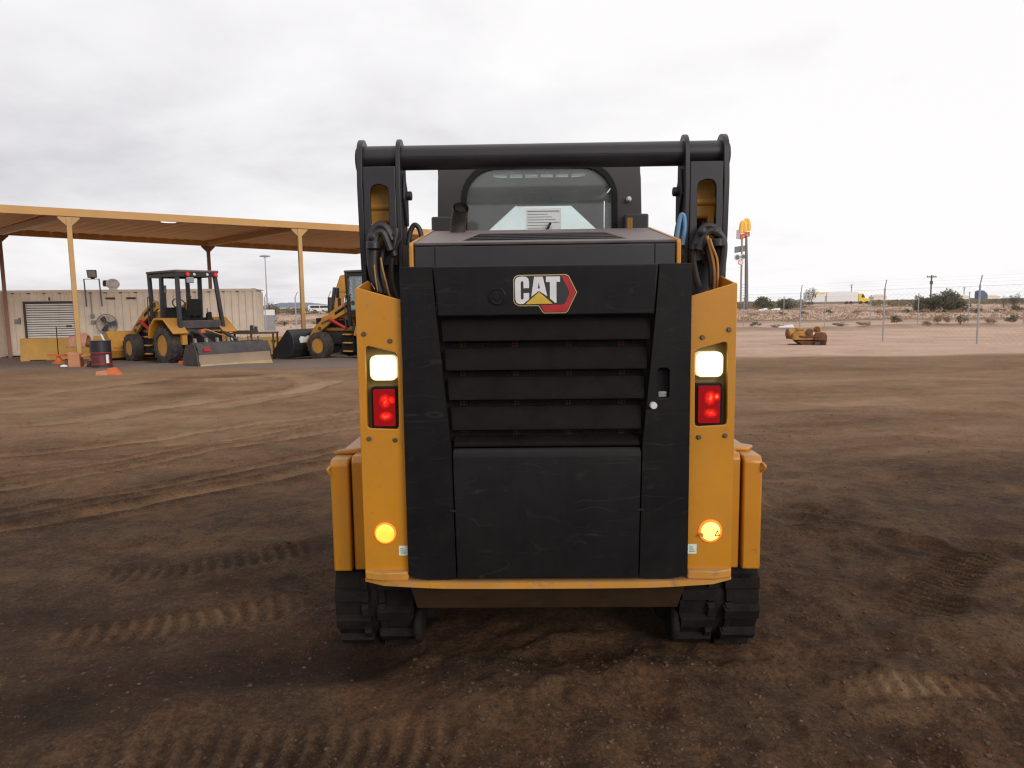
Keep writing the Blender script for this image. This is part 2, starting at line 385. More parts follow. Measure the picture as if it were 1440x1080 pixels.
def axis(lo, hi, step, ratio, far0, far1):
    a = list(np.arange(lo, hi, step)); s = step; x = a[-1]; up = []
    while x < far1: s *= ratio; x += s; up.append(x)
    s = step; x = lo; dn = []
    while x > far0: s *= ratio; x -= s; dn.append(x)
    return np.array(dn[::-1]+a+up)
xs = axis(-2.5, 2.9, .014, 1.035, -3500, 3500)
ys = axis(1.75, 4.2, .014, 1.0175, -80, 5000)
X, Y = np.meshgrid(xs, ys); sh = X.shape
cell = np.maximum(np.gradient(xs)[None, :]*np.ones_like(X), np.gradient(ys)[:, None]*np.ones_like(X))
Z = -0.05 - 0.0155*(np.clip(Y, 3, 32)-3) + .36*np.clip((Y-60)/190, 0, 1)
def oct_(lam, amp, seed): return amp*vnoise(X/lam+17.3*seed, Y/lam-9.1*seed, seed)*np.clip((lam/cell-1.6)/2, 0, 1)
def smst(a, b, v): t = np.clip((v-a)/(b-a), 0, 1); return t*t*(3-2*t)
mach = np.exp(-(((X-.13)/1.6)**2+((Y-3.6)/2.2)**2))
big = vnoise(X/3.1, Y/1.7, 3)*.6 + vnoise(X/1.1, Y/.8, 5)*.4
loose = smst(-.25, .6, vnoise(X/1.3+5, Y/.9, 8) + .35*smst(7, 3, Y))       # where the dirt is churned up
Z += oct_(6, .05, 1)*(1-mach)+oct_(1.6, .028, 2)*(1-.6*mach)+oct_(.55, .014, 4)
clod = oct_(.19, .020, 6)+oct_(.085, .013, 7)+oct_(.045, .007, 9)+oct_(.034, .004, 12)
Zs = Z.copy()
Z += clod*(.30+.95*loose)
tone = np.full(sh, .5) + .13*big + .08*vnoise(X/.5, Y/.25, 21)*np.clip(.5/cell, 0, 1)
# freshly graded, damper dirt near the camera; shade round the machine put into tone
damp_shade = smst(9.0, 2.6, Y+.5*vnoise(X/1.2, Y/.8, 31)) 
tone -= .26*damp_shade
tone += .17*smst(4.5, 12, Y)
def path(pts, width, depth, ton, edge=.06, cleat=0, clen=.06, ridge=.4, tn=.35, soft=.35):
    global Z, tone
    P = [Vector((p[0], p[1], 0)) for p in smooth_path([gnd(*q) for q in pts], 8)]
    px = np.array([p.x for p in P]); py = np.array([p.y for p in P])
    m = (X > px.min()-width*2) & (X < px.max()+width*2) & (Y > py.min()-width*2) & (Y < py.max()+width*2)
    if not m.any(): return
    xx, yy = X[m], Y[m]; best = np.full(xx.shape, 1e9); along = np.zeros_like(xx); side = np.zeros_like(xx); acc = 0.
    for i in range(len(P)-1):
        ax, ay, bx, by = px[i], py[i], px[i+1], py[i+1]; l2 = (bx-ax)**2+(by-ay)**2; ln = math.sqrt(l2)
        if l2 < 1e-8: continue
        t = np.clip(((xx-ax)*(bx-ax)+(yy-ay)*(by-ay))/l2, 0, 1)
        d = np.hypot(xx-ax-t*(bx-ax), yy-ay-t*(by-ay)); q = d < best
        best[q] = d[q]; along[q] = acc+t[q]*ln; sd_ = ((xx-ax)*(by-ay)-(yy-ay)*(bx-ax))/ln; side[q] = sd_[q]; acc += ln
    endf = np.clip(along/.2, 0, 1)*np.clip((acc-along)/.2, 0, 1)
    wob = width*(.5+.10*vnoise(along/.35, side*0, 41))
    ins = smst(edge, -edge, best-wob)*endf
    rid = np.exp(-((best-wob-edge*.7)/(edge*.8))**2)*endf
    brk = .65+.35*vnoise(along/.8, side*0+3, 43)
    dz = -depth*ins*brk+depth*ridge*rid
    if cleat: Z[m] += (Zs[m]-Z[m])*ins*.8
    if cleat:
        pat = np.clip(1.6*np.sin(2*math.pi*along/clen + 2.2*np.abs(side)/width), -1, 1)*(.55+.45*smst(-.5, .3, vnoise(along/.4, side/.4, 44)))
        dz += cleat*ins*pat; tone[m] += .10*ins*pat*np.clip(clen/cell[m]/3-.3, 0, 1)
    Z[m] += dz
    tone[m] += ton*ins*brk - tn*abs(ton)*.5*rid
# wheel tracks curving across the yard on the left
for pts, wd in (([(-60,742),(120,716),(300,683),(480,644),(560,622)], .20), ([(-60,722),(120,697),(300,664),(480,628),(560,608)], .16),
                ([(-60,690),(100,667),(280,632),(430,607),(560,588)], .18), ([(-60,672),(100,651),(280,620),(430,596),(560,578)], .14),
                ([(-60,640),(120,624),(280,603),(430,585),(560,572)], .22), ([(-60,598),(100,588),(230,570),(360,556),(440,545),(478,534)], .5),
                ([(0,560),(120,545),(230,537),(330,533),(400,528),(438,536),(430,548),(380,560),(300,572)], .55)):
    path(pts, wd*1.2, .022, .23, .05, ridge=1.1, tn=.8)
for pts, wd, tn_ in (([(0,586),(90,577),(180,566),(260,552),(270,542),(200,540)], .8, -.22), ([(300,560),(390,548),(432,538),(420,531),(330,530),(120,546),(0,556)], .55, -.20),
                     ([(1060,600),(1180,592),(1300,588),(1440,582)], .5, -.14), ([(1060,540),(1250,532),(1440,530)], .9, .16), ([(1050,520),(1200,518),(1440,516)], .7, -.12),
                     ([(1090,650),(1200,640),(1440,628)], .4, .16), ([(1080,575),(1200,566),(1440,560)], .7, .12), ([(1085,690),(1200,700),(1300,708),(1440,690)], .35, -.12)):
    path(pts, wd, .012, tn_, .15, ridge=.5)
# crawler and tyre prints near the camera
path([(40,896),(150,880),(250,868),(345,852),(440,838)], .26, .016, .16, .04, cleat=.013, clen=.075)
path([(-40,1020),(120,985),(260,955),(380,935),(490,920),(590,925)], .30, .034, -.30, .09, ridge=.35)  # sunken rut, its shadow put into the soil tone
path([(700,960),(850,925),(980,905)], .2, .03, -.1, .08)
path([(60,1085),(220,1062),(420,1045),(560,1040),(690,1040)], .26, .012, .08, .05, cleat=.011, clen=.07)
path([(1165,950),(1260,957),(1360,963),(1470,970)], .12, .012, .42, .02, cleat=.010, clen=.06)
path([(1290,870),(1310,835),(1345,800),(1385,775)], .30, .018, -.10, .05, cleat=.016, clen=.055)
path([(1200,745),(1290,775),(1400,770),(1470,790)], .22, .035, -.2, .08, ridge=.7)
path([(1180,1010),(1300,1060),(1400,1110)], .22, .03, -.10, .06, ridge=1.0)
path([(1090,730),(1170,740),(1260,760),(1390,790)], .16, .02, .1, .05, ridge=.8)
path([(1330,820),(1400,830),(1480,850)], .4, .02, .06, .08)
path([(560,1000),(700,975),(860,950),(1000,945)], .5, -.02, -.04, .15)
path([(100,800),(250,790),(400,770),(470,760)], .25, .018, -.10, .06, cleat=.010, clen=.075)
path([(0,840),(150,845),(260,820),(390,800)], .2, .02, -.08, .06)
# loose piles pushed up behind the tracks
for bx_, by_, s_, a_ in ((-.60, 2.72, .30, -.055), (.86, 2.72, .30, -.055), (.13, 2.5, .40, .045), (1.35, 2.45, .25, .03), (2.1, 3.1, .35, .04), (2.6, 3.5, .4, .05), (1.6, 3.3, .3, .035), (-1.3, 2.45, .3, .03), (-2.0, 2.7, .3, .03)):
    Z += .7*a_*np.exp(-(((X-bx_)**2+(Y-by_)**2)/(s_*s_)))*(1+.5*vnoise(X/.12, Y/.12, 51))
# the berm and the desert beyond the yard
bermy = 46+1.5*vnoise(X/9, Y*0, 61)
Z += np.where(X > 3, .34*np.exp(-((Y-bermy)/1.1)**2)*(.7+.5*vnoise(X/2.2, Y/2, 62)), 0)
far = smst(60, 220, Y)
Z += far*(.30*vnoise(X/40, Y/60, 63)+.12*vnoise(X/9, Y/12, 64)) 
edge_y = 21.8+1.3*vnoise(X/6, Y*0, 71)+.5*vnoise(X/1.5, Y/1.0, 72)
zone = smst(-.7, .9, Y-edge_y)*smst(2.0, 6.5, X+.22*(Y-22)) 
zone = np.maximum(zone, smst(38, 44, Y))
gravel = smst(17.5, 20.5, Y+.9*vnoise(X/3, Y/2, 73))*smst(1.5, -2.5, X)*(1-zone)
scrub = smst(.1, .55, vnoise(X/14, Y/22, 81)+.5*vnoise(X/3, Y/5, 82)+ .25)*smst(56, 66, Y)
scrub = np.maximum(scrub, np.where(X > 3, 1.0*np.exp(-((Y-bermy+.5)/1.2)**2)*(.6+.4*vnoise(X/2.5, Y/3, 83)), 0))
me = bpy.data.meshes.new('ground'); nx, ny = sh[1], sh[0]
co = np.stack([X, Y, Z], -1).reshape(-1, 3).astype(np.float32)
ii = (np.arange(ny-1)[:, None]*nx+np.arange(nx-1)[None, :]).ravel()
q = np.stack([ii, ii+1, ii+nx+1, ii+nx], -1).astype(np.int32)
me.vertices.add(len(co)); me.vertices.foreach_set('co', co.ravel())
me.loops.add(q.size); me.loops.foreach_set('vertex_index', q.ravel())
me.polygons.add(len(q)); me.polygons.foreach_set('loop_start', np.arange(0, q.size, 4, dtype=np.int32))
me.polygons.foreach_set('use_smooth', np.ones(len(q), dtype=bool))
me.update(calc_edges=True); me.validate()
ca = me.color_attributes.new('soil', 'FLOAT_COLOR', 'POINT')
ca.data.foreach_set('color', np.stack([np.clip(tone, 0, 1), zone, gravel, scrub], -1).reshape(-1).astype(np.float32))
gm = bpy.data.materials.new('dirt'); gm.use_nodes = True; t = gm.node_tree; b = t.nodes['Principled BSDF']; gl = t.links.new
b.inputs['Roughness'].default_value = .92; b.inputs['Specular IOR Level'].default_value = .2
at_ = t.nodes.new('ShaderNodeAttribute'); at_.attribute_name = 'soil'
sp = t.nodes.new('ShaderNodeSeparateColor'); gl(at_.outputs['Color'], sp.inputs[0])
tco = t.nodes.new('ShaderNodeTexCoord')
def gn(sc, det=6, ro=.65, dist=0.):
    n = t.nodes.new('ShaderNodeTexNoise'); n.inputs['Scale'].default_value = sc; n.inputs['Detail'].default_value = det; n.inputs['Roughness'].default_value = ro; n.inputs['Distortion'].default_value = dist
    gl(tco.outputs['Object'], n.inputs['Vector']); return n.outputs[0]
def gmath(op, a, b_):
    n = t.nodes.new('ShaderNodeMath'); n.operation = op
    for i, v in enumerate((a, b_)):
        if isinstance(v, (int, float)): n.inputs[i].default_value = v
        else: gl(v, n.inputs[i])
    return n.outputs[0]
def gramp(src, stops):
    n = t.nodes.new('ShaderNodeValToRGB'); r = n.color_ramp
    r.elements[0].position, r.elements[0].color = stops[0][0], (*stops[0][1], 1)
    r.elements[1].position, r.elements[1].color = stops[-1][0], (*stops[-1][1], 1)
    for p, c in stops[1:-1]: e_ = r.elements.new(p); e_.color = (*c, 1)
    gl(src, n.inputs[0]); return n.outputs[0]
def gmix(f, a, b_):
    n = t.nodes.new('ShaderNodeMix'); n.data_type = 'RGBA'
    for i, v in ((0, f), (6, a), (7, b_)):
        if isinstance(v, (int, float)): n.inputs[i].default_value = v
        elif isinstance(v, tuple): n.inputs[i].default_value = (*v, 1)
        else: gl(v, n.inputs[i])
    return n.outputs[2]
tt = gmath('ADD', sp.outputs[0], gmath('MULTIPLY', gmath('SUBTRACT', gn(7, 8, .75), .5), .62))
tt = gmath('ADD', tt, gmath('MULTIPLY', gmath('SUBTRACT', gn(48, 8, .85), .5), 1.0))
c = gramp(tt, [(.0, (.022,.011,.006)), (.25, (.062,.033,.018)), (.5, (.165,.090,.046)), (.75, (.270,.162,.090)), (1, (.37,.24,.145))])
hue = gramp(gn(2.2, 4), [(.35, (.93,1.0,1.02)), (.65, (1.06,.97,.93))])
mm = t.nodes.new('ShaderNodeMix'); mm.data_type = 'RGBA'; mm.blend_type = 'MULTIPLY'; mm.inputs[0].default_value = 1; gl(c, mm.inputs[6]); gl(hue, mm.inputs[7]); c = mm.outputs[2]
tanc = gramp(gmath('ADD', gmath('MULTIPLY', gn(.35, 6, .6), .6), gmath('MULTIPLY', gn(4, 6, .7), .4)), [(.3, (.36,.225,.155)), (.5, (.52,.355,.262)), (.7, (.64,.455,.35))])
c = gmix(sp.outputs[1], c, tanc)
grc = gramp(gn(26, 4, .8), [(.3, (.09,.072,.065)), (.5, (.185,.155,.142)), (.72, (.34,.30,.28))])
c = gmix(gmath('MULTIPLY', sp.outputs[2], .7), c, grc)
scc = gramp(gn(1.5, 6, .7), [(.3, (.085,.06,.038)), (.7, (.20,.135,.085))])
c = gmix(gmath('MULTIPLY', at_.outputs['Alpha'], .75), c, scc)
# stony grains
vo = t.nodes.new('ShaderNodeTexVoronoi'); vo.inputs['Scale'].default_value = 95; gl(tco.outputs['Object'], vo.inputs['Vector'])
sz = gramp(vo.outputs['Distance'], [(.16, (1,1,1)), (.24, (0,0,0))])
sc_ = t.nodes.new('ShaderNodeSeparateColor'); gl(vo.outputs['Color'], sc_.inputs[0])
pick = gramp(sc_.outputs[0], [(.84, (0,0,0)), (.9, (1,1,1))])
c = gmix(gmath('MULTIPLY', gmath('MULTIPLY', sz, pick), .55), c, (.26,.19,.14))
vo2 = t.nodes.new('ShaderNodeTexVoronoi'); vo2.inputs['Scale'].default_value = 44; vo2.inputs['Randomness'].default_value = 1; gl(tco.outputs['Object'], vo2.inputs['Vector'])
sz2 = gramp(gmath('ADD', vo2.outputs['Distance'], gmath('MULTIPLY', gn(160, 3), .12)), [(.20, (1,1,1)), (.30, (0,0,0))]); sc2 = t.nodes.new('ShaderNodeSeparateColor'); gl(vo2.outputs['Color'], sc2.inputs[0])
c = gmix(gmath('MULTIPLY', gmath('MULTIPLY', sz2, gramp(sc2.outputs[0], [(.80, (0,0,0)), (.86, (1,1,1))])), .5), c, (.21,.145,.10))
c = gmix(gmath('MULTIPLY', gmath('MULTIPLY', sz2, gramp(sc2.outputs[1], [(.76, (0,0,0)), (.84, (1,1,1))])), .55), c, (.022,.013,.008))
gl(c, b.inputs['Base Color'])
bp = t.nodes.new('ShaderNodeBump'); bp.inputs['Strength'].default_value = 1.0; bp.inputs['Distance'].default_value = .022
gl(gmath('ADD', gmath('MULTIPLY', gn(90, 8, .75), .6), gmath('ADD', gmath('MULTIPLY', gn(22, 6, .7), 1.1), gmath('ADD', gmath('MULTIPLY', sz, .12), gmath('MULTIPLY', sz2, .14)))), bp.inputs['Height'])
gl(bp.outputs[0], b.inputs['Normal'])
me.materials.append(gm)
go = bpy.data.objects.new('ground', me); COL.objects.link(go); go['kind'] = 'structure'
def gh(x, y):       # height of the built ground
    i = min(max(np.searchsorted(xs, x)-1, 0), nx-2); j = min(max(np.searchsorted(ys, y)-1, 0), ny-2)
    fx = (x-xs[i])/(xs[i+1]-xs[i]); fy = (y-ys[j])/(ys[j+1]-ys[j])
    return float((Z[j,i]*(1-fx)+Z[j,i+1]*fx)*(1-fy)+(Z[j+1,i]*(1-fx)+Z[j+1,i+1]*fx)*fy)
def seat(p, sink=.01): return Vector((p[0], p[1], gh(p[0], p[1])-sink))

# loose stones
PB = MB()
ico = [(0,0,1),(.89,0,.45),(.28,.85,.45),(-.72,.53,.45),(-.72,-.53,.45),(.28,-.85,.45),(.72,.53,-.45),(-.28,.85,-.45),(-.89,0,-.45),(-.28,-.85,-.45),(.72,-.53,-.45),(0,0,-1)]
icf = [(0,1,2),(0,2,3),(0,3,4),(0,4,5),(0,5,1),(1,6,2),(2,7,3),(3,8,4),(4,9,5),(5,10,1),(2,6,7),(3,7,8),(4,8,9),(5,9,10),(1,10,6),(6,11,7),(7,11,8),(8,11,9),(9,11,10),(10,11,6)]
def stones(n, r0, r1, pw, seed_, yr):
    mb_ = MB(); rr = random.Random(seed_)
    for k in range(n):
        y = 1.9+(rr.random()**1.8)*yr; x = rr.uniform(-1, 1)*(y*.78+.2)
        if abs(x-.13) < .9 and 2.75 < y < 5.2: continue
        if loose[min(np.searchsorted(ys, y), ny-1), min(np.searchsorted(xs, x), nx-1)]+.30 < rr.random(): continue
        r = r0+r1*rr.random()**pw; an = rr.uniform(0, 6.28); ca_, sa_ = math.cos(an), math.sin(an); e1, e2, e3 = rr.uniform(.7,1.4), rr.uniform(.7,1.3), rr.uniform(.45,.9)
        z = gh(x, y)+r*.15
        mb_.add([(x+r*(ca_*a*e1-sa_*b_*e2), y+r*(sa_*a*e1+ca_*b_*e2), z+r*c_*e3) for a, b_, c_ in [(p[0]*rr.uniform(.7,1.2), p[1]*rr.uniform(.7,1.2), p[2]*rr.uniform(.8,1.1)) for p in ico]], icf)
    return mb_
def raw(mb_, name, m):
    me_ = bpy.data.meshes.new(name); me_.from_pydata(mb_.v, [], mb_.f); me_.materials.append(m); o = bpy.data.objects.new(name, me_); COL.objects.link(o); o['kind'] = 'stuff'; return o
peb = mat('pebble_stone', (.125,.088,.064), .9, var=.6, vscale=9)
cld = mat('dirt_clod', (.075,.041,.023), .95, var=.55, vscale=7, bump=.4, bscale=90)
tag(raw(stones(2600, .0016, .0050, 7, 1, 10), 'pebbles', peb), 'loose pale pebbles scattered over the brown dirt', 'pebbles')
tag(raw(stones(19000, .0020, .0095, 7, 2, 8), 'dirt_clods', cld), 'loose clods of dark dirt lying on the churned ground', 'clods')

# far hills
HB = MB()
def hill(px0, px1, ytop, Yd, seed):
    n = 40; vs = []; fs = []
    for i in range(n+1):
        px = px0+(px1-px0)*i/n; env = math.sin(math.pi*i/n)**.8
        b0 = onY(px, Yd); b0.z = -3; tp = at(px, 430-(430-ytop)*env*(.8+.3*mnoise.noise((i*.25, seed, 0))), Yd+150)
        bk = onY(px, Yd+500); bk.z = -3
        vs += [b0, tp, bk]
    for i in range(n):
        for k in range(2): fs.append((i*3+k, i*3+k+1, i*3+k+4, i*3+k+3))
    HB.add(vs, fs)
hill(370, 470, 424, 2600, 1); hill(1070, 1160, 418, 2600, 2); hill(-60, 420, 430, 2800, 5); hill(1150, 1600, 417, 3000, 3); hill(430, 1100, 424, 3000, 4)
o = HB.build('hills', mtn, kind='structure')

# ================================================================ the track loader
MX, MY, MZ = .120, 2.5, -.06
ML = thing('track_loader', 'yellow and black compact track loader seen from behind with its rear lamps lit', 'track loader', (MX, MY, MZ), R(-1.1))
OR = (MX, MY, MZ)                   # parts are laid out in world metres before the slight turn of the whole machine
def part(mb, name, m, parent=ML, bevel=0, label=None, **k): return mb.build(name, m, parent, OR if parent is ML or parent.parent is not None else (0,0,0), bevel, label=label, **k)
def sub(mb, name, m, parent, bevel=0, **k): return mb.build(name, m, parent, OR, bevel, **k)
def X_(s, d): return MX+s*d
def pl(s, pts): return [(X_(s, a), z) for a, z in pts]

# body shell and underside
b_ = MB().box((MX-.49, 2.60, .42), (MX+.49, 3.32, 1.30)); part(b_, 'engine_bay', drk)
b_ = MB().box((MX-.48, 2.66, .20), (MX+.48, 4.7, .44)); part(b_, 'hull', blk)
b_ = MB(); b_.hexa([(MX-.50,2.62,.185),(MX+.50,2.62,.185),(MX+.50,2.66,.185),(MX-.50,2.66,.185),(MX-.51,2.50,.345),(MX+.51,2.50,.345),(MX+.51,2.54,.345),(MX-.51,2.54,.345)])
part(b_, 'belly_guard', mat('grimy_shaded_yellow', (.050,.023,.006), .75, var=.35, vscale=5, dust=.5, dustcol=(.05,.03,.016), grime=.8), bevel=.004)  # grime, plus the shade of the underside put into the base colour
# rear bumper: bowed plate with raised ends
pts_f = []; n = 18
for i in range(n+1):
    q = -1+2*i/n; pts_f.append((MX+.668*q, 2.452+.022*abs(q)**2.6+.03*max(0, abs(q)-.93)/.07))
b_ = MB(); outl = pts_f+[(MX+.668, 2.60), (MX-.668, 2.60)]
b_.xy(outl, .330, .353); b_.move(lambda x, y, z: (x, y, z+(0 if z > .345 else .010*max(0, abs(x-MX)-.4)/.26)))
bu = part(b_, 'bumper', yelw, bevel=.006)
for s in (-1, 1):
    b_ = MB(); b_.xy([(X_(s,.5035), 2.478), (X_(s,.60), 2.468), (X_(s,.664), 2.488), (X_(s,.664), 2.58), (X_(s,.5035), 2.58)], .3535, .384); b_.move(lambda x, y, z: (x, y, z+(.010 if z > .37 and y > 2.55 else 0)))
    sub(b_, 'bumper_end', yelw, bu, .005)

# tracks: belt, cleats, idler
TZC = .168
def belt_path():
    P = []; r = .255
    cr, cf = (2.99, TZC), (4.55, TZC)
    for k in range(15): t_ = R(90+180*k/14); P.append((cr[0]+r*math.cos(t_), cr[1]+r*math.sin(t_)))
    for k in range(1, 12): P.append((cr[0]+(cf[0]-cr[0])*k/12, cr[1]-r))
    for k in range(15): t_ = R(-90+180*k/14); P.append((cf[0]+r*math.cos(t_), cf[1]+r*math.sin(t_)))
    for k in range(1, 12): P.append((cf[0]+(cr[0]-cf[0])*k/12, cr[1]+r))
    return P
BP = belt_path(); TCY = 3.725
lug_me = None
for s in (-1, 1):
    x0, x1 = sorted((X_(s, .535), X_(s, .848))); n = len(BP); vs = []; fs = []
    for y, z in BP:
        k = BP.index((y, z)); a = BP[k-1]; c_ = BP[(k+1) % n]; tx, tz = c_[0]-a[0], c_[1]-a[1]; ln = math.hypot(tx, tz); nx_, nz_ = tz/ln, -tx/ln
        nx_, nz_ = -nx_, -nz_
        if (y-min(max(y, 2.99), 4.55))*nx_+(z-TZC)*nz_ < 0: nx_, nz_ = -nx_, -nz_
        for xx, dd in ((x0, 0), (x0, -.035), (x1, -.035), (x1, 0)): vs.append((xx, y+nx_*dd, z+nz_*dd))
    for k in range(n):
        j = (k+1) % n
        for i in range(4): fs.append((k*4+i, k*4+(i+1) % 4, j*4+(i+1) % 4, j*4+i))
    tb = part(MB().add(vs, fs), 'track', rub)
    # cleats share one mesh: two staggered blocks across the belt
    if lug_me is None:
        lm = MB()
        for u0, u1, d0 in ((-.158, -.012, -.022), (.012, .158, .022)):
            lm.hexa([(u0, d0-.030, -.004), (u1, d0-.030, -.004), (u1, d0+.030, -.004), (u0, d0+.030, -.004), (u0+.006, d0-.020, .026), (u1-.006, d0-.020, .026), (u1-.006, d0+.020, .026), (u0+.006, d0+.020, .026)])
        for u0, u1 in ((-.05, -.02), (.02, .05)): lm.hexa([(u0, -.06, -.004), (u1, -.06, -.004), (u1, .06, -.004), (u0, .06, -.004), (u0+.004, -.05, .016), (u1-.004, -.05, .016), (u1-.004, .05, .016), (u0+.004, .05, .016)])
        lug_me = lm.mesh('cleat', rub)
    per = [0]
    for k in range(n): a = BP[k]; c_ = BP[(k+1) % n]; per.append(per[-1]+math.hypot(c_[0]-a[0], c_[1]-a[1]))
    NL = 40
    for q_ in range(NL):
        d_ = per[-1]*q_/NL; k = max(i for i in range(n) if per[i] <= d_); a = Vector((0, *BP[k])); c_ = Vector((0, *BP[(k+1) % n])); p = a.lerp(c_, (d_-per[k])/(per[k+1]-per[k])); tv = (c_-a).normalized()
        nv = Vector((0, tv.z, -tv.y)); cen = Vector((0, 3.775, .2)); nearest = Vector((0, min(max(p.y, 2.99), 4.55), TZC))
        if (p-nearest).dot(nv) < 0: nv = -nv
        xv = tv.cross(nv)
        lo = bpy.data.objects.new('cleat', lug_me); COL.objects.link(lo); lo.parent = tb
        mm_ = Matrix((xv, tv, nv)).transposed().to_4x4(); mm_.translation = Vector((X_(s, .6915)-MX, p.y-MY, p.z-MZ)); lo.matrix_local = mm_
    for yc, rr_ in ((2.99, .215), (4.55, .215)):
        sub(MB().lathe([(rr_, X_(s,.60)-.02), (rr_, X_(s,.82)), (rr_*.6, X_(s,.82)+s*.012), (.05, X_(s,.82)+s*.03)] if s > 0 else [(rr_, X_(s,.60)), (rr_, X_(s,.82)), (rr_*.6, X_(s,.82)-.012), (.05, X_(s,.82)-.03)], (0, yc, TZC), 'x', 24), 'idler_wheel', dstl, tb)
    for yc in (3.45, 3.78, 4.1): sub(MB().cyl((X_(s,.62), yc, .055), (X_(s,.80), yc, .055), .11, 18), 'road_roller', dstl, tb)
    b_ = MB().box((min(X_(s,.64), X_(s,.78)), 3.05, .14), (max(X_(s,.64), X_(s,.78)), 4.5, .30)); part(b_, 'track_frame', blk2, bevel=.01)
    b_ = MB().box((min(X_(s,.46), X_(s,.60)), 2.86, .02), (max(X_(s,.46), X_(s,.60)), 3.0, .30)); part(b_, 'axle_housing', rub, bevel=.03)
    b_ = MB().cyl((X_(s,.50), 2.79, .045), (X_(s,.534), 2.79, .045), .075, 18); part(b_, 'drive_hub', rub, bevel=.012)

# side boxes over the tracks (two slabs a side)
for s in (-1, 1):
    for d0, d1, zt, yb in ((.766, .838, .752, 2.70), (.684, .758, .762, 2.715)):
        a, c_ = sorted((X_(s, d0), X_(s, d1)))
        b_ = MB(); b_.yz([(yb, .302), (yb, zt-.02), (yb+.02, zt), (yb+.95, zt+.0), (yb+1.2, zt-.12), (yb+1.9, zt-.16), (yb+1.9, .40)], a, c_)
        part(b_, 'fender_box', yel, bevel=.007)
    b_ = MB().box((min(X_(s,.672), X_(s,.70)), 2.77, .30), (max(X_(s,.672), X_(s,.70)), 4.4, .70)); part(b_, 'inner_fender', yelw)
    b_ = MB().hexa([(X_(s,.70)-.02, 2.80, .757), (X_(s,.83)-.02, 2.80, .75), (X_(s,.83)+.02, 2.86, .75), (X_(s,.70)+.02, 2.90, .757), (X_(s,.70)-.02, 2.80, .782), (X_(s,.83)-.02, 2.80, .766), (X_(s,.83)+.02, 2.86, .766), (X_(s,.70)+.02, 2.90, .782)])
    part(b_, 'hinge', yelw, bevel=.006)
    b_ = MB().tube(smooth_path([(X_(s,.835), 2.70, .725), (X_(s,.842), 2.685, .715), (X_(s,.835), 2.697, .695)], 4), .006, 8); part(b_, 'latch', yelw)

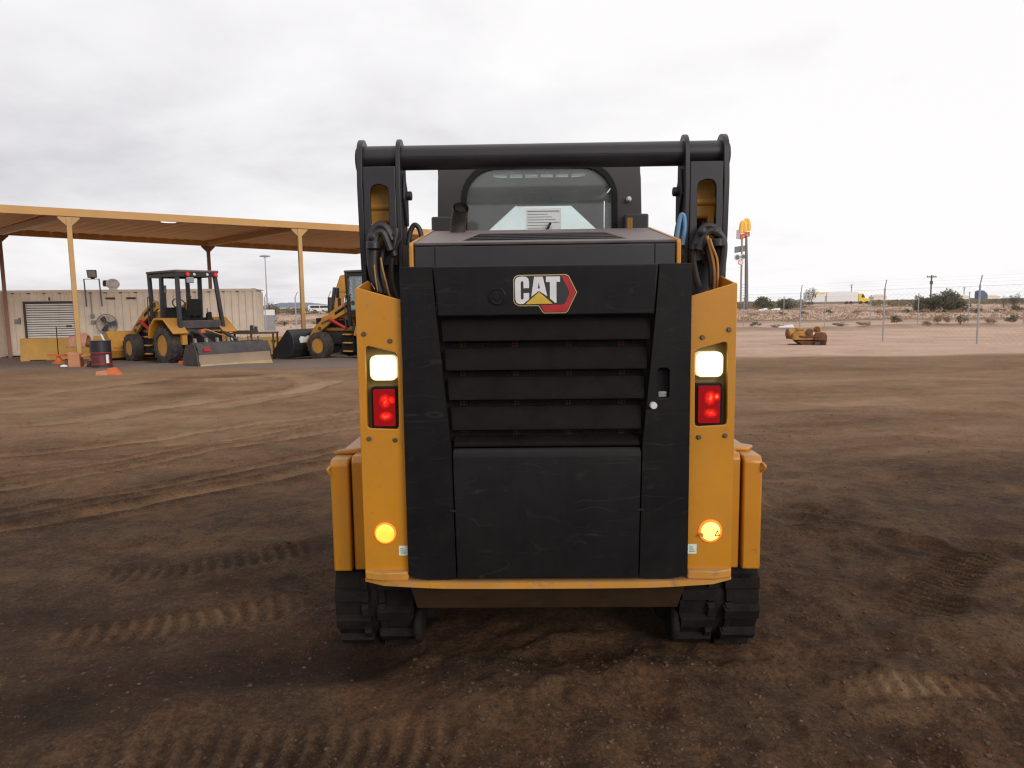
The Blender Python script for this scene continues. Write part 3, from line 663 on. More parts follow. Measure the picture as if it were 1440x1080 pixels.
# rear corner posts with lamp windows
for s in (-1, 1):
    win = [(.527,.906),(.640,.911),(.636,1.207),(.524,1.180)]
    cx_ = sum(p[0] for p in win)/4; cz_ = sum(p[1] for p in win)/4
    wr = []
    for i in range(4):              # rounded window corners
        p0, p1, p2 = Vector(win[i-1]), Vector(win[i]), Vector(win[(i+1) % 4]); a = p1+(p0-p1).normalized()*.014; c_ = p1+(p2-p1).normalized()*.014
        for k in range(5): t_ = k/4; wr.append(tuple((1-t_)**2*a+2*t_*(1-t_)*p1+t_*t_*c_))
    outer = [(.5065,.372),(.667,.372),(.667,1.404),(.663,1.411),(.5065,1.366)]
    b_ = MB().xz(pl(s, outer), 2.500, 2.512, [pl(s, wr)])
    po = part(b_, 'corner_post', yel, bevel=.003)
    b_ = MB().yz([(2.512,.372),(2.98,.372),(2.98,1.36),(2.70,1.44),(2.512,1.408)], *sorted((X_(s,.659), X_(s,.667)))); sub(b_, 'outer_flange', yel, po, .002)
    b_ = MB().yz([(2.512,.372),(2.66,.372),(2.66,1.345),(2.512,1.362)], *sorted((X_(s,.5065), X_(s,.514)))); sub(b_, 'inner_flange', yel, po, .002)
    # recessed lamp bracket
    b_ = MB().box((min(X_(s,.516),X_(s,.657)), 2.545, .89), (max(X_(s,.516),X_(s,.657)), 2.549, 1.225)); br = part(b_, 'lamp_bracket', tan)
    b_ = MB().box((min(X_(s,.641),X_(s,.645)), 2.513, .91), (max(X_(s,.641),X_(s,.645)), 2.545, 1.2)); sub(b_, 'bracket_lip', tan, br)
    u0, u1 = sorted((X_(s,.528), X_(s,.625)))
    b_ = MB().xz(rrect(u0, 1.081, u1, 1.171, .022), 2.508, 2.545); wl = part(b_, 'work_lamp', lworkr, bevel=.006)
    b_ = MB().xz(rrect(u0+.008, 1.089, u1-.008, 1.163, .018), 2.502, 2.5078); sub(b_, 'lens', lwork, wl, .003)
    u0, u1 = sorted((X_(s,.531), X_(s,.624)))
    b_ = MB().xz(rrect(u0, .909, u1, 1.058, .008), 2.512, 2.545); tl = part(b_, 'tail_lamp', blk, bevel=.003)
    b_ = MB().xz(rrect(u0+.008, .917, u1-.008, 1.050, .006), 2.504, 2.5118); sub(b_, 'lens', tail_lens((u0+.050-MX, .0, .917+.090-MZ), (u0+.052-MX, .0, .917+.036-MZ)), tl, .003)
    for dx_, zz_ in ((.640,1.248),(.548,1.222),(.634,.873),(.541,.868)):
        part(MB().lathe([(.0085,2.500),(.0085,2.496),(.006,2.493),(.0,2.493)], (X_(s,dx_), 0, zz_), 'y', 14), 'bolt', mat('dull_bolt', (.12,.10,.08), .45, metal=.5) if 'dull_bolt' not in bpy.data.materials else bpy.data.materials['dull_bolt'])
    zr = .524
    rr_ = .040 if s < 0 else .0425
    b_ = MB().lathe([(rr_,2.4995),(rr_-.001,2.496),(.035,2.4945)], (X_(s,.588), 0, zr), 'y', 32); al = part(b_, 'marker_reflector', lamb2)  # round reflector, not a lamp; its flash glow is put in as emission
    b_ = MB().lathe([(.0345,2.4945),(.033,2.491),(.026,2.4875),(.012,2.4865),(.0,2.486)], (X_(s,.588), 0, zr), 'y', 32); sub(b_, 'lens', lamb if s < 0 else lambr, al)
    if s > 0:
        tri = [(.600,.510),(.620,.510),(.610,.532)]; tin = [(.604,.5125),(.616,.5125),(.610,.526)]
        b_ = MB().xz(pl(s, tri), 2.4835, 2.4865, [pl(s, tin)]); sub(b_, 'triangle_mark', mat('dark_amber', (.22,.13,.02), .6), al)
        b_ = MB().lathe([(.007,2.4945),(.007,2.486),(0,2.4855)], (X_(s,.554), 0, .513), 'y', 14); sub(b_, 'chipped_edge', yelw, al)
    u0, u1 = sorted((X_(s,.5085), X_(s,.540)))
    b_ = MB().box((u0, 2.498, .440), (u1, 2.4995, .476)); sk = part(b_, 'sticker', stk, label='small pale rectangular sticker beside the door bottom')
    for k in range(3): sub(MB().box((u0+.006, 2.4968, .448+k*.008), (u1-.006-.004*k, 2.4979, .4515+k*.008)), 'printed_line', ink, sk)

# rear door: two side panels, top panel, louvered grille, lower panel
for s in (-1, 1):
    o_ = [(.5025,.378),(.5025,1.478),(.391,1.478),(.379,1.305),(.337,.838),(.329,.360),(.36,.357),(.43,.357),(.47,.362),(.492,.371)]
    if s > 0:
        hole = rrect(.388, 1.010, .430, 1.118, .012)
        b_ = MB().xz(pl(s, o_), 2.472, 2.50, [pl(s, hole)])
        dp = part(b_, 'door_side_panel', blk, bevel=.005)
        sub(MB().box((X_(s,.380), 2.502, 1.0), (X_(s,.44), 2.506, 1.13)), 'handle_recess', drk, dp)
        b_ = MB().box((X_(s,.392), 2.487, 1.012), (X_(s,.426), 2.500, 1.035)); sub(b_, 'door_handle', stl, dp, .004)
        b_ = MB().lathe([(.0125,2.4719),(.0125,2.456),(.0105,2.4525),(0,2.452)], (X_(s,.373), 0, .988), 'y', 20); sub(b_, 'door_lock', whi, dp)
    else:
        part(MB().xz(pl(s, o_), 2.472, 2.50), 'door_side_panel', blk, bevel=.005)
def seam(z): # half width of the centre panel at height z
    return float(np.interp(z, [.357, .838, 1.305, 1.478], [.3255, .333, .375, .387]))
def trap(z0, z1): return [(MX-seam(z0), z0), (MX+seam(z0), z0), (MX+seam(z1), z1), (MX-seam(z1), z1)]
tp = part(MB().xz(trap(1.305, 1.478), 2.4665, 2.50), 'door_top_panel', blk, bevel=.006)
b_ = MB(); zt_, zb_ = .838, .374
b_.yz([(2.4965,.357),(2.4635,.364),(2.4635,.806),(2.4665,.820),(2.476,.832),(2.4965,.837)], -1, 1)
b_.move(lambda x, y, z: (MX+x*seam(z), y, z)); lp = part(b_, 'door_lower_panel', blk, bevel=.004)
for s in (-1, 1): part(MB().box((min(X_(s,.322),X_(s,.345)), 2.4615, .612), (max(X_(s,.322),X_(s,.345)), 2.4725, .617)), 'seam_notch', drk)
# grille
b_ = MB().box((MX-.40, 2.545, .83), (MX+.40, 2.55, 1.31)); rd = part(b_, 'radiator', mat('radiator_core', (.028,.018,.013), .8, var=.6, vscale=7, bump=.4, bscale=300))
for k in range(4): sub(MB().box((MX-.36+.19*k+.05, 2.538, .84), (MX-.36+.19*k+.075, 2.545, 1.30)), 'cooler_bar', rust, rd)
zl = [1.301, 1.192, 1.089, .984, .876, .838]
for i in range(5):
    z1, z0 = zl[i], zl[i+1]
    z0g = z0+.026 if i < 4 else z0+.005
    b_ = MB(); h = .007
    b_.yz([(2.519, z1+.001), (2.513, z1+.001), (2.484, z0g+.012), (2.484, z0g), (2.490, z0g)], -1, 1)
    b_.move(lambda x, y, z: (MX+x*(seam(z)-.006), y, z)); lv = part(b_, 'louver', lou, bevel=.002)
    if i < 4:                        # perforated strip between two louvers
        pb = MB(); hw = seam(z0)-.012; nn = 58
        for q_ in range(nn+1):
            xx = MX-hw+2*hw*q_/nn; pb.box((xx-.0016, 2.5215, z0-.004), (xx+.0016, 2.5245, z0g+.012))
        for zz_ in (z0+.001, z0+.010, z0+.019, z0+.028): pb.box((MX-hw, 2.5222, zz_), (MX+hw, 2.5238, zz_+.0024))
        sub(pb, 'grille_mesh', lou, lv, kind='stuff')
b_ = MB().box((MX-.10, 2.505, .840), (MX+.06, 2.512, .852)); part(b_, 'grille_tag', mat('dull_metal_tag', (.09,.085,.08), .5))
b_ = MB().lathe([(.030,2.4665),(.030,2.4615),(.026,2.4605),(.024,2.464),(.014,2.464),(.012,2.4615),(0,2.4615)], (-.047, 0, 1.373), 'y', 28); part(b_, 'round_cap', blk)
# badge
EY = 2.4655
def E(pts): return [((x-735)*.000222+.1185, 1.3795-(y-470)*.000222) for x, y in pts]
go_ = [(242,250),(262,205),(310,176),(1062,172),(1105,200),(1231,450),(1090,740),(1052,772),(716,772),(684,742),(628,656),(326,656),(262,620),(244,580)]
gi_ = [(258,254),(275,215),(314,190),(1058,186),(1094,208),(1215,450),(1078,732),(1048,758),(722,758),(697,734),(638,642),(330,642),(273,610),(258,576)]
em = part(MB().xz(E(go_), EY-.002, EY+.001), 'badge', gold)
sub(MB().xz(E(gi_), EY-.0035, EY-.002), 'badge_field', eblk, em)
sub(MB().xz(E([(985,206),(1052,194),(1086,216),(1205,450),(1072,724),(1044,750),(738,750),(708,730),(655,640),(1005,640),(1045,618),(1108,470),(1100,430),(1040,300)]), EY-.005, EY-.0035), 'badge_band', ered, em)
c_out = [(268,300),(278,240),(310,208),(380,200),(450,208),(478,240),(488,290),(488,380),(402,380),(402,295),(396,278),(380,270),(364,280),(358,300),(358,530),(364,548),(382,556),(398,546),(402,530),(402,455),(488,455),(488,548),(398,622),(330,622),(290,600),(272,540)]
sub(MB().xz(E(c_out), EY-.0055, EY-.0035), 'letter', esil, em, label='silver letter C')
sub(MB().xz(E([(566,206),(700,206),(768,508),(640,424),(520,512)]), EY-.0055, EY-.0035, [E([(638,292),(622,388),(656,388)])]), 'letter', esil, em, label='silver letter A')
sub(MB().xz(E([(748,206),(966,206),(966,290),(910,290),(910,606),(890,612),(808,544),(808,290),(748,290)]), EY-.0062, EY-.0042), 'letter', esil, em, label='silver letter T')
sub(MB().xz(E([(640,438),(850,622),(428,626)]), EY-.0072, EY-.0056), 'badge_triangle', etri, em)

# hood
hp = MB().xz([(MX-.462,1.36),(MX+.462,1.36),(MX+.462,1.552),(MX-.462,1.552)], 2.545, 2.56); part(hp, 'hood_rear_panel', blk2, bevel=.004)
for s in (-1, 1):                    # seams of the hood corner and yellow side sheets
    part(MB().box((X_(s,.388)-.002, 2.5438, 1.478), (X_(s,.388)+.002, 2.5449, 1.55)), 'hood_seam', drk)
    b_ = MB().yz([(2.535,1.30),(3.16,1.30),(3.16,1.672),(2.545,1.566),(2.535,1.552)], *sorted((X_(s,.4635), X_(s,.478)))); part(b_, 'hood_side', yel, bevel=.003)
top = MB(); slot = [(MX-.30,2.60),(MX+.30,2.60),(MX+.255,2.98),(MX-.255,2.98)]
top.xy([(MX-.462,2.545),(MX+.462,2.545),(MX+.462,3.14),(MX-.462,3.14)], 0, .012, [slot]); top.move(lambda x, y, z: (x, y, z+1.553+(y-2.545)*.17))
ht = part(top, 'hood_top', plas, bevel=.004)
b_ = MB().xy([(MX-.31,2.59),(MX+.31,2.59),(MX+.31,2.99),(MX-.31,2.99)], 0, .004); b_.move(lambda x, y, z: (x, y, z+1.48+(y-2.545)*.17)); sub(b_, 'vent_floor', drk, ht)
for k in range(5):
    y0 = 2.602+.076*k; hw = .296-.118*(y0-2.6)
    b_ = MB().hexa([(MX-hw, y0+.036, -.05), (MX+hw, y0+.036, -.05), (MX+hw, y0+.046, -.05), (MX-hw, y0+.046, -.05), (MX-hw, y0, .012), (MX+hw, y0, .012), (MX+hw, y0+.020, .012), (MX-hw, y0+.020, .012)]); b_.move(lambda x, y, z: (x, y, z+1.553+(y-2.545)*.17))
    sub(b_, 'vent_slat', blk2, ht, .003)

# cab
CY = 3.34
def cabout(z0, zt, hb, ht_, r):
    p = [(-hb, z0), (hb, z0)]
    for k in range(7): t_ = R(90*k/6); p.append((ht_-r+r*math.cos(t_), zt-r+r*math.sin(t_)))
    for k in range(7): t_ = R(90+90*k/6); p.append((-ht_+r+r*math.cos(t_), zt-r+r*math.sin(t_)))
    return [(MX+a, z) for a, z in p]
cb = part(MB().xz(cabout(1.30, 2.045, .482, .465, .13), CY, CY+.05, [rrect(MX-.345, 1.52, MX+.345, 1.975, .15, 8)]), 'cab', cabm, bevel=.006)
sub(MB().xz(rrect(MX-.358, 1.507, MX+.358, 1.988, .16, 8), CY-.007, CY+.002, [rrect(MX-.333, 1.532, MX+.333, 1.963, .14, 8)]), 'window_seal', drk, cb, .002)
sub(MB().xz(rrect(MX-.345, 1.52, MX+.345, 1.975, .15, 8), CY+.012, CY+.016), 'rear_window', dglass, cb)
for s in (-1, 1):
    b_ = MB().yz([(CY+.051,1.30),(4.62,1.02),(4.62,1.2),(4.50,2.0),(CY+.051,2.0)], *sorted((X_(s,.430), X_(s,.470))), holes=[[(CY+.14,1.5),(4.40,1.45),(4.36,1.93),(CY+.14,1.93)]]); sub(b_, 'cab_side', cabm, cb, .004)
    b_ = MB().box((min(X_(s,.447),X_(s,.451)), CY+.14, 1.45), (max(X_(s,.447),X_(s,.451)), 4.38, 1.93)); sub(b_, 'side_window', glass2, cb)
rf = MB().xy([(MX-.45, CY+.051), (MX+.45, CY+.051), (MX+.45, 4.62), (MX-.45, 4.62)], 2.032, 2.045, [rrect(MX-.235, 3.74, MX+.265, 4.05, .04)])
sub(rf, 'cab_roof', cabm, cb, .003)
sub(MB().box((MX-.25, 3.72, 2.046), (MX+.28, 4.07, 2.05)), 'skylight', glassy('skylight_pane', (.84,1.0,.95), .04, .1), cb)
gb = MB()
for k in range(1, 6): gb.box((MX-.235+.0833*k-.009, 3.74, 2.034), (MX-.235+.0833*k+.007, 4.05, 2.038))
gb.box((MX-.235, 3.888, 2.035), (MX+.265, 3.902, 2.0375))
sub(gb, 'skylight_bars', cabm, cb)
fw = [(-.33,1.62),(-.30,1.80),(-.13,1.955),(.20,1.963),(.36,1.82),(.39,1.62)]
b_ = MB().xz([(MX-.43,1.1),(MX+.43,1.1),(MX+.43,2.0215),(MX-.43,2.0215)], 4.56, 4.60, [[(MX+a, z) for a, z in [(-.36,1.50),(-.31,1.80),(-.12,1.966),(.215,1.972),(.40,1.80),(.43-.02,1.50)]]]); sub(b_, 'windshield_frame', mat('cab_inner_grey', (.12,.12,.125), .7), cb)
sub(MB().box((MX-.42, 4.575, 1.48), (MX+.42, 4.579, 2.0)), 'windshield', glass2, cb)
# headlining, console, seat
lining = mat('cab_lining', (.13,.13,.135), .8, var=.15)
sub(MB().box((MX-.428, 4.07, 2.022), (MX+.428, 4.55, 2.028)), 'headlining', lining, cb); sub(MB().box((MX-.428, CY+.055, 2.022), (MX+.428, 3.735, 2.028)), 'headlining', lining, cb)
se = MB().xz(rrect(MX-.16, 1.76, MX+.09, 1.865, .03), 3.86, 3.93)
b_ = MB().xz(rrect(MX-.22, 1.10, MX+.20, 1.70, .06), 3.80, 3.92); st_ = part(b_, 'seat', drk, bevel=.02)
b_ = MB().box((MX-.2, 3.93, 1.12), (MX+.2, 4.35, 1.22)); sub(b_, 'seat_cushion', drk, st_, .02)
b_ = MB().box((MX-.45, 4.50, 1.98), (MX+.45, 4.55, 2.0215)); sub(b_, 'header_panel', lining, cb)
b_ = MB().hexa([(MX-.12,4.30,1.935),(MX+.24,4.30,1.935),(MX+.24,4.42,1.935),(MX-.12,4.42,1.935),(MX-.14,4.30,2.009),(MX+.26,4.30,2.009),(MX+.26,4.42,2.009),(MX-.14,4.42,2.009)]); sub(b_, 'overhead_console', lining, cb, .01)
for dx_ in (-.1, .06): sub(MB().lathe([(.035,4.29),(.03,4.285),(.012,4.288),(0,4.288)], (MX+dx_+.06, 0, 1.972), 'y', 16), 'air_vent', plas, cb)
# papers on the glass, wiper
pp = part(MB().box((MX-.062, CY+.003, 1.655), (MX+.100, CY+.005, 1.782)), 'notice_sheet', pap)
for k in range(9):
    w0 = .012 if k else .0; sub(MB().box((MX-.055+w0*0, CY+.0012, 1.768-k*.0125), (MX+.092-(.018*(k*7 % 4)), CY+.0028, 1.7700-k*.0125+(.002 if k == 0 else 0))), 'printed_line', ink, pp)
part(MB().tube([(MX+.02, CY-.02, 1.655), (MX+.05, CY-.012, 1.715)], .006, 6), 'wiper', blk2)
part(MB().lathe([(.012, CY-.0005),(.012, CY-.02),(.006, CY-.028),(0, CY-.028)], (MX+.408, 0, 1.815), 'y', 12), 'window_latch', whi)
for s in (-1, 1):
    b_ = MB().box((min(X_(s,.385),X_(s,.492)), CY-.06, 1.40), (max(X_(s,.385),X_(s,.492)), CY-.002, 1.745)); part(b_, 'cab_mount', cabm, bevel=.008)
ex = MB(); p = smooth_path([(-.235, 3.06, 1.60), (-.228, 3.05, 1.69), (-.212, 3.0, 1.745)], 5)
ex.tube(p, .033, 16, caps=False); ex.tube(p, .027, 16, caps=False)
m_ = len(p)
ep = part(ex, 'exhaust_pipe', mat('sooty_pipe', (.03,.024,.022), .6, var=.4, vscale=14, dust=.3, dustcol=(.10,.07,.06)))
sub(MB().cyl(p[-3], p[-2], .0265, 16), 'pipe_mouth', drk, ep)
part(MB().tube([(.50, 3.1, 1.60), (.50, 3.1, 1.705)], .011, 8), 'filler_neck', yel)

# torsion tube, towers and lift arms
TY, TZ = 2.85, 1.918
tt_ = part(MB().lathe([(.0465, MX-.70), (.0465, MX+.70)], (0, TY, TZ), 'x', 32), 'torsion_tube', blk2)
sub(MB().box((MX-.54, TY-.0478, TZ-.004), (MX+.54, TY-.046, TZ-.001)), 'weld_seam', blk2, tt_)
for s in (-1, 1):
    def tower(zlow, yf, yr, rad):
        p = []
        for k in range(13): t_ = R(180*k/12); p.append((TY+rad*math.cos(t_), TZ+.002+rad*math.sin(t_)))
        return [(yf-.06, zlow), (yf, 1.62), (yf, 1.80)]+p+[(yr-.012, 1.80), (yr, 1.6), (yr+.02, zlow)]
    for d0, d1, zl_ in ((.688, .709, 1.40), (.543, .560, 1.28)):
        a, c_ = sorted((X_(s, d0), X_(s, d1)))
        tw = part(MB().yz(tower(zl_, 2.925, 2.785, .068), a, c_), 'tower_plate', blk2, bevel=.003)
    sub(MB().lathe([(.050, X_(s,.7095)), (.050, X_(s,.719)), (.03, X_(s,.721))] , (0, TY, TZ-.01), 'x', 20), 'tube_end_cap', blk2, tt_)
    cov = [(.5605,1.875),(.6875,1.875),(.6875,1.50),(.5605,1.50)]
    hole = rrect(.590, 1.53, .660, 1.806, .030)
    cv = part(MB().xz(pl(s, cov), 2.778, 2.790, [pl(s, hole)]), 'tower_cover', blk2, bevel=.004)
    b_ = MB().box((min(X_(s,.563),X_(s,.686)), 2.86, 1.67), (max(X_(s,.563),X_(s,.686)), 2.93, 1.835)); lk = part(b_, 'lift_link', yelo, bevel=.012)
    b_ = MB().cyl((X_(s,.57), 2.868, 1.735), (X_(s,.68), 2.868, 1.735), .018, 14); sub(b_, 'pin_boss', yelo, lk)
    u_ = X_(s,.585) if s < 0 else X_(s,.655)
    b_ = MB().box((min(X_(s,.648),X_(s,.672)), 2.85, 1.50), (max(X_(s,.648),X_(s,.672)), 2.93, 1.68)) ; sub(b_, 'link_side', yelo, lk)
    part(MB().box((min(X_(s,.5605),X_(s,.69)), 2.96, 1.30), (max(X_(s,.5605),X_(s,.69)), 3.0, 1.69)), 'tower_back', drk)
    part(MB().cyl((X_(s,.545), 2.86, 1.775), (X_(s,.512), 2.86, 1.775), .018, 16), 'pivot_bolt', blk2, bevel=.004)
    b_ = MB().yz([(2.83,1.86),(2.90,1.78),(2.90,1.66),(2.86,1.66),(2.81,1.76)], *sorted((X_(s,.532), X_(s,.5425)))); part(b_, 'tower_web', blk2, bevel=.003)
    a, c_ = sorted((X_(s, .565), X_(s, .69)))
    b_ = MB().yz([(2.94,1.36),(2.94,1.62),(3.2,1.60),(4.4,1.30),(5.1,.85),(5.3,.35),(5.15,.33),(4.9,.75),(4.25,1.14),(3.3,1.38)], a, c_); part(b_, 'lift_arm', blk2, bevel=.008)
    b_ = MB().cyl((X_(s,.62), 2.98, 1.25), (X_(s,.62), 4.1, 1.0), .042, 16); b_.cyl((X_(s,.62), 4.1, 1.0), (X_(s,.62), 4.45, .93), .024, 12); part(b_, 'lift_cylinder', blk2)
    b_ = MB().box((min(X_(s,.53),X_(s,.655)), 2.70, .9), (max(X_(s,.53),X_(s,.655)), 2.9, 1.33)); part(b_, 'tower_foot', drk)
# hoses
def hose(px, Y, r, m, n=8):
    pts = [at(a, b__, Y if not isinstance(Y, list) else Y[i]) for i, (a, b__) in enumerate(px)]
    return part(MB().tube(smooth_path(pts, 7), r, n), 'hose', m)
hose([(550,338),(540,320),(528,318),(520,332),(519,362),(524,392),(538,414)], 2.745, .017, hos)
hose([(547,352),(537,328),(527,330),(524,352),(525,385),(533,412)], 2.72, .014, hos)
hose([(553,360),(545,345),(536,352),(533,378),(538,405),(548,420)], 2.75, .013, hos)
hose([(560,335),(552,350),(548,375),(550,400),(558,425)], 2.76, .011, hos)
hose([(533,362),(536,378),(541,398),(546,417)], 2.70, .0035, hoso)
hose([(524,372),(526,392),(529,410)], 2.69, .0025, hoso)
hose([(571,345),(574,326),(580,316),(587,322),(590,338),(589,360)], 2.86, .010, hos, 10)
hose([(552,330),(556,322),(552,345),(547,352)], 2.73, .008, hos)
hose([(976,345),(986,322),(998,320),(1008,330),(1009,352),(1005,380),(1001,402)], 2.745, .016, hos)
hose([(980,352),(990,330),(1002,326),(1014,338),(1014,362),(1009,392),(1004,404)], 2.72, .014, hos)
hose([(972,352),(980,335),(990,345),(997,370),(999,404)], 2.75, .015, hos)
hose([(976,340),(972,360),(975,385),(980,405)], 2.76, .012, hos)
hose([(992,332),(996,348),(1001,370),(1003,392),(1002,410)], 2.69, .0055, hoso)
hose([(996,336),(999,346),(1006,366),(1007,390),(1006,410)], 2.68, .0042, hoso)
hose([(949,336),(952,315),(955,303),(959,305),(960,322),(957,345)], 2.78, .0085, hosb, 10)
hose([(946,338),(949,318),(953,306),(957,312),(958,350)], 2.80, .006, hos)
for px, py in ((523,345),(1006,342)):
    c0 = at(px, py, 2.715); part(MB().cyl(c0+Vector((0,0,-.014)), c0+Vector((0,0,.014)), .027, 14), 'hose_clamp', blk2, bevel=.003)
for px, py in ((522,333),(985,326),(1003,326)):
    c0 = at(px, py, 2.72); part(MB().ball(c0, .02, 6, (1,.8,1)), 'hose_fitting', hos)

# ================================================================ shade canopy
F1 = onY(107, 22.0); F2 = onY(426, 26.1); dv = (F2-F1); dv.z = 0; Lf = dv.length; dv.normalize()
R1 = onY(9, 27.6); R2 = onY(298, 32.4)
zf = at(107, 305, 22.0).z; zr = at(9, 330, 27.6).z
CN = thing('shade_canopy', 'long tan steel shade canopy on slim posts behind the parked machines', 'canopy', (F1.x, F1.y, F1.z))
CO = (F1.x, F1.y, F1.z)
def cpart(mb, name, m, parent=CN, **k): return mb.build(name, m, parent, CO, **k)
F0, F3 = F1-dv*8, F2+dv*7.2; dr = (R2-R1); dr.z = 0; dr.normalize(); R0, R3 = R1-dr*8, R2+dr*7.2
def V(p, z): return Vector((p.x, p.y, z))
zf2 = at(426, 322, 26.1).z; zr2 = at(298, 346, 32.4).z
def zF(t): return zf+(zf2-zf)*t/Lf
LR = (R2-R1).length
def zR(t): return zr+(zr2-zr)*t/LR
def post(p, zt, r, w_):
    b_ = MB(); a = math.atan2(dv.y, dv.x); c_, s_ = math.cos(a), math.sin(a)
    b_.box((-r, -r, gz(p.y)-.2), (r, r, zt)); b_.move(lambda x, y, z: (p.x+c_*x-s_*y, p.y+s_*x+c_*y, z))
    po = cpart(b_, 'post', w_, bevel=.01)
    for sg in (-1, 1):
        g = MB(); g.xz([(sg*r*.9, zt), (sg*(r+.22), zt), (sg*(r+.22), zt-.04), (sg*r*.9, zt-.27)], -.03, .03); g.move(lambda x, y, z: (p.x+c_*x-s_*y, p.y+s_*x+c_*y, z)); cpart(g, 'gusset', w_, parent=po)
    return po
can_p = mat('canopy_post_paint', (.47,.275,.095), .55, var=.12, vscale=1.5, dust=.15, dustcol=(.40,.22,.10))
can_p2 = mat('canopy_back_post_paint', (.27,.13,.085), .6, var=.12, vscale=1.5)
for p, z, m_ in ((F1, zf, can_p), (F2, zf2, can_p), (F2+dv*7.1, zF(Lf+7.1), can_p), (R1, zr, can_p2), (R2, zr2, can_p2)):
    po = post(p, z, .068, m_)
def beam(a, c_, hgt, wid, m_, name):
    d = (c_-a); d.z = 0; d.normalize(); nrm = Vector((-d.y, d.x, 0))*wid/2; b_ = MB()
    b_.hexa([a-nrm, c_-nrm, c_+nrm, a+nrm, a-nrm+Vector((0,0,hgt)), c_-nrm+Vector((0,0,hgt)), c_+nrm+Vector((0,0,hgt)), a+nrm+Vector((0,0,hgt))]); return cpart(b_, name, m_)
out_ = (F1-R1); out_.z = 0; out_.normalize()
beam(V(F0, zF(-8)+.02), V(F3, zF(Lf+7.2)+.02), .23, .12, can_m, 'fascia')
beam(V(R0, zR(-8)), V(R3, zR(LR+7.2)), .27, .12, can_m, 'fascia')
for a, c_, za, zc in ((F1, R1, zf, zr), (F2, R2, zf2, zr2), (F2+dv*7.1, R2+dr*7.1, zF(Lf+7.1), zR(LR+7.1))): beam(V(a, za-.02)-out_*.13, V(c_, zc-.02)+out_*.13, .20, .16, can_w if a is F1 else can_m, 'cross_beam')
# corrugated roof sheets: each about 0.9 m wide, side by side
nsh = 26
for k in range(nsh):
    b_ = MB(); u0, u1 = k/nsh, (k+1)/nsh; prof = []
    for q_ in range(7): prof.append((u0+(u1-u0)*(q_/6)*.985, .03 if q_ in (1, 2, 4, 5) else 0))
    vs = []; fs = []
    for u, h in prof:
        f0 = F0.lerp(F3, u); r0 = R0.lerp(R3, u); zf_ = zF(-8+(Lf+15.2)*u)+.205; zr_ = zR(-8+(LR+15.2)*u)+.205
        vs += [V(f0, zf_+h), V(r0, zr_+h), V(f0, zf_+h+.012), V(r0, zr_+h+.012)]
    for q_ in range(6):
        a = q_*4; fs += [(a, a+1, a+5, a+4), (a+2, a+6, a+7, a+3), (a, a+4, a+6, a+2), (a+1, a+3, a+7, a+5)]
    fs += [(0, 2, 3, 1), (24, 25, 27, 26)]
    cpart(b_.add(vs, fs), 'roof_sheet', can_u, smooth=0)
pl_ = at(237, 312.5, 24.6); cpart(MB().lathe([(.24, 0), (.24, .05), (.0, .05)], (pl_.x, pl_.y, pl_.z), 'z', 16), 'ceiling_lamp', emit('lamp_panel', (1, .97, .9), 1.0))

# ================================================================ storage container
cl0 = onY(0, 28.0); cl1 = onY(361, 29.9); cd = (cl1-cl0); cd.z = 0; cd.normalize(); cn = Vector((-cd.y, cd.x, 0))   # away from the camera
CL = 12.19; cgz = gz(28.4); cor = cl1-cd*CL; cor.z = cgz
CT = thing('storage_container', 'tan corrugated storage container with a white roll up door under the canopy', 'container', cor, math.atan2(cd.y, cd.x))
def kp(mb, name, m, parent=CT, **k): return mb.build(name, m, parent, (0,0,0), **k)
def cu(px): d = ray(px, 440); k = d.x/d.y; return ((k*cor.y-cor.x)/(cd.x-k*cd.y))     # distance along the front face
def czz(px, py): u = cu(px); Yp = cor.y+cd.y*u; return at(px, py, Yp).z-cgz
H_ = 2.59
d0u, d1u = cu(36), cu(108); dz1 = czz(72, 426.5)
def corr(x0, x1, z0, z1, y, outw=-1, pitch=.278):
    vs = []; fs = []; x = x0; pr = []
    while x < x1:
        for a, h in ((0, 0), (.07, 0), (.105, .036), (.21, .036), (.245, 0)):
            if x+a < x1: pr.append((x+a, h))
        x += pitch
    pr.append((x1, 0))
    for xx, h in pr: vs += [(xx, y+h, z0), (xx, y+h, z1)]
    for k in range(len(pr)-1): fs.append((k*2, k*2+2, k*2+3, k*2+1))
    return MB().add(vs, fs)
kp(corr(.12, d0u-.06, .16, 2.47, 0), 'wall', tanp, smooth=20)
kp(corr(d1u+.06, CL-.12, .16, 2.47, 0), 'wall', tanp, smooth=20)
kp(corr(d0u-.06, d1u+.06, dz1+.08, 2.47, 0), 'wall', tanp, smooth=20)
kp(MB().box((0, .04, 2.53), (CL, 2.4, 2.57)), 'roof', tanp)
kp(MB().box((.1, 2.36, .1), (CL-.1, 2.40, 2.52)), 'wall', tanp); kp(MB().box((0, .05, .1), (.04, 2.4, 2.53)), 'wall', tanp)
ed = corr(.1, 2.3, .16, 2.47, 0); ed.move(lambda x, y, z: (CL-.03-y, x, z)); kp(ed, 'wall', tanp, smooth=20)
for a in (0, CL-.12): kp(MB().box((a, -.02, 0), (a+.12, .12, H_)), 'corner_post', tanp, bevel=.01)
kp(MB().box((.12, -.015, 2.47), (CL-.12, .07, H_-.01)), 'top_rail', tanp, bevel=.008)
kp(MB().box((.12, -.015, .02), (CL-.12, .07, .16)), 'bottom_rail', tanp, bevel=.008)
for z0 in (0, H_-.11):
    for a in (-.004, CL-.17): kp(MB().box((a, -.026, z0-.004), (a+.174, .15, z0+.114)), 'corner_casting', tanp, bevel=.01)
sb = MB(); k = .3
while k < CL-.3: sb.box((k, -.018, 2.44), (k+.11, -.002, 2.475)); k += .556
kp(sb, 'rail_notches', rust, kind='stuff')
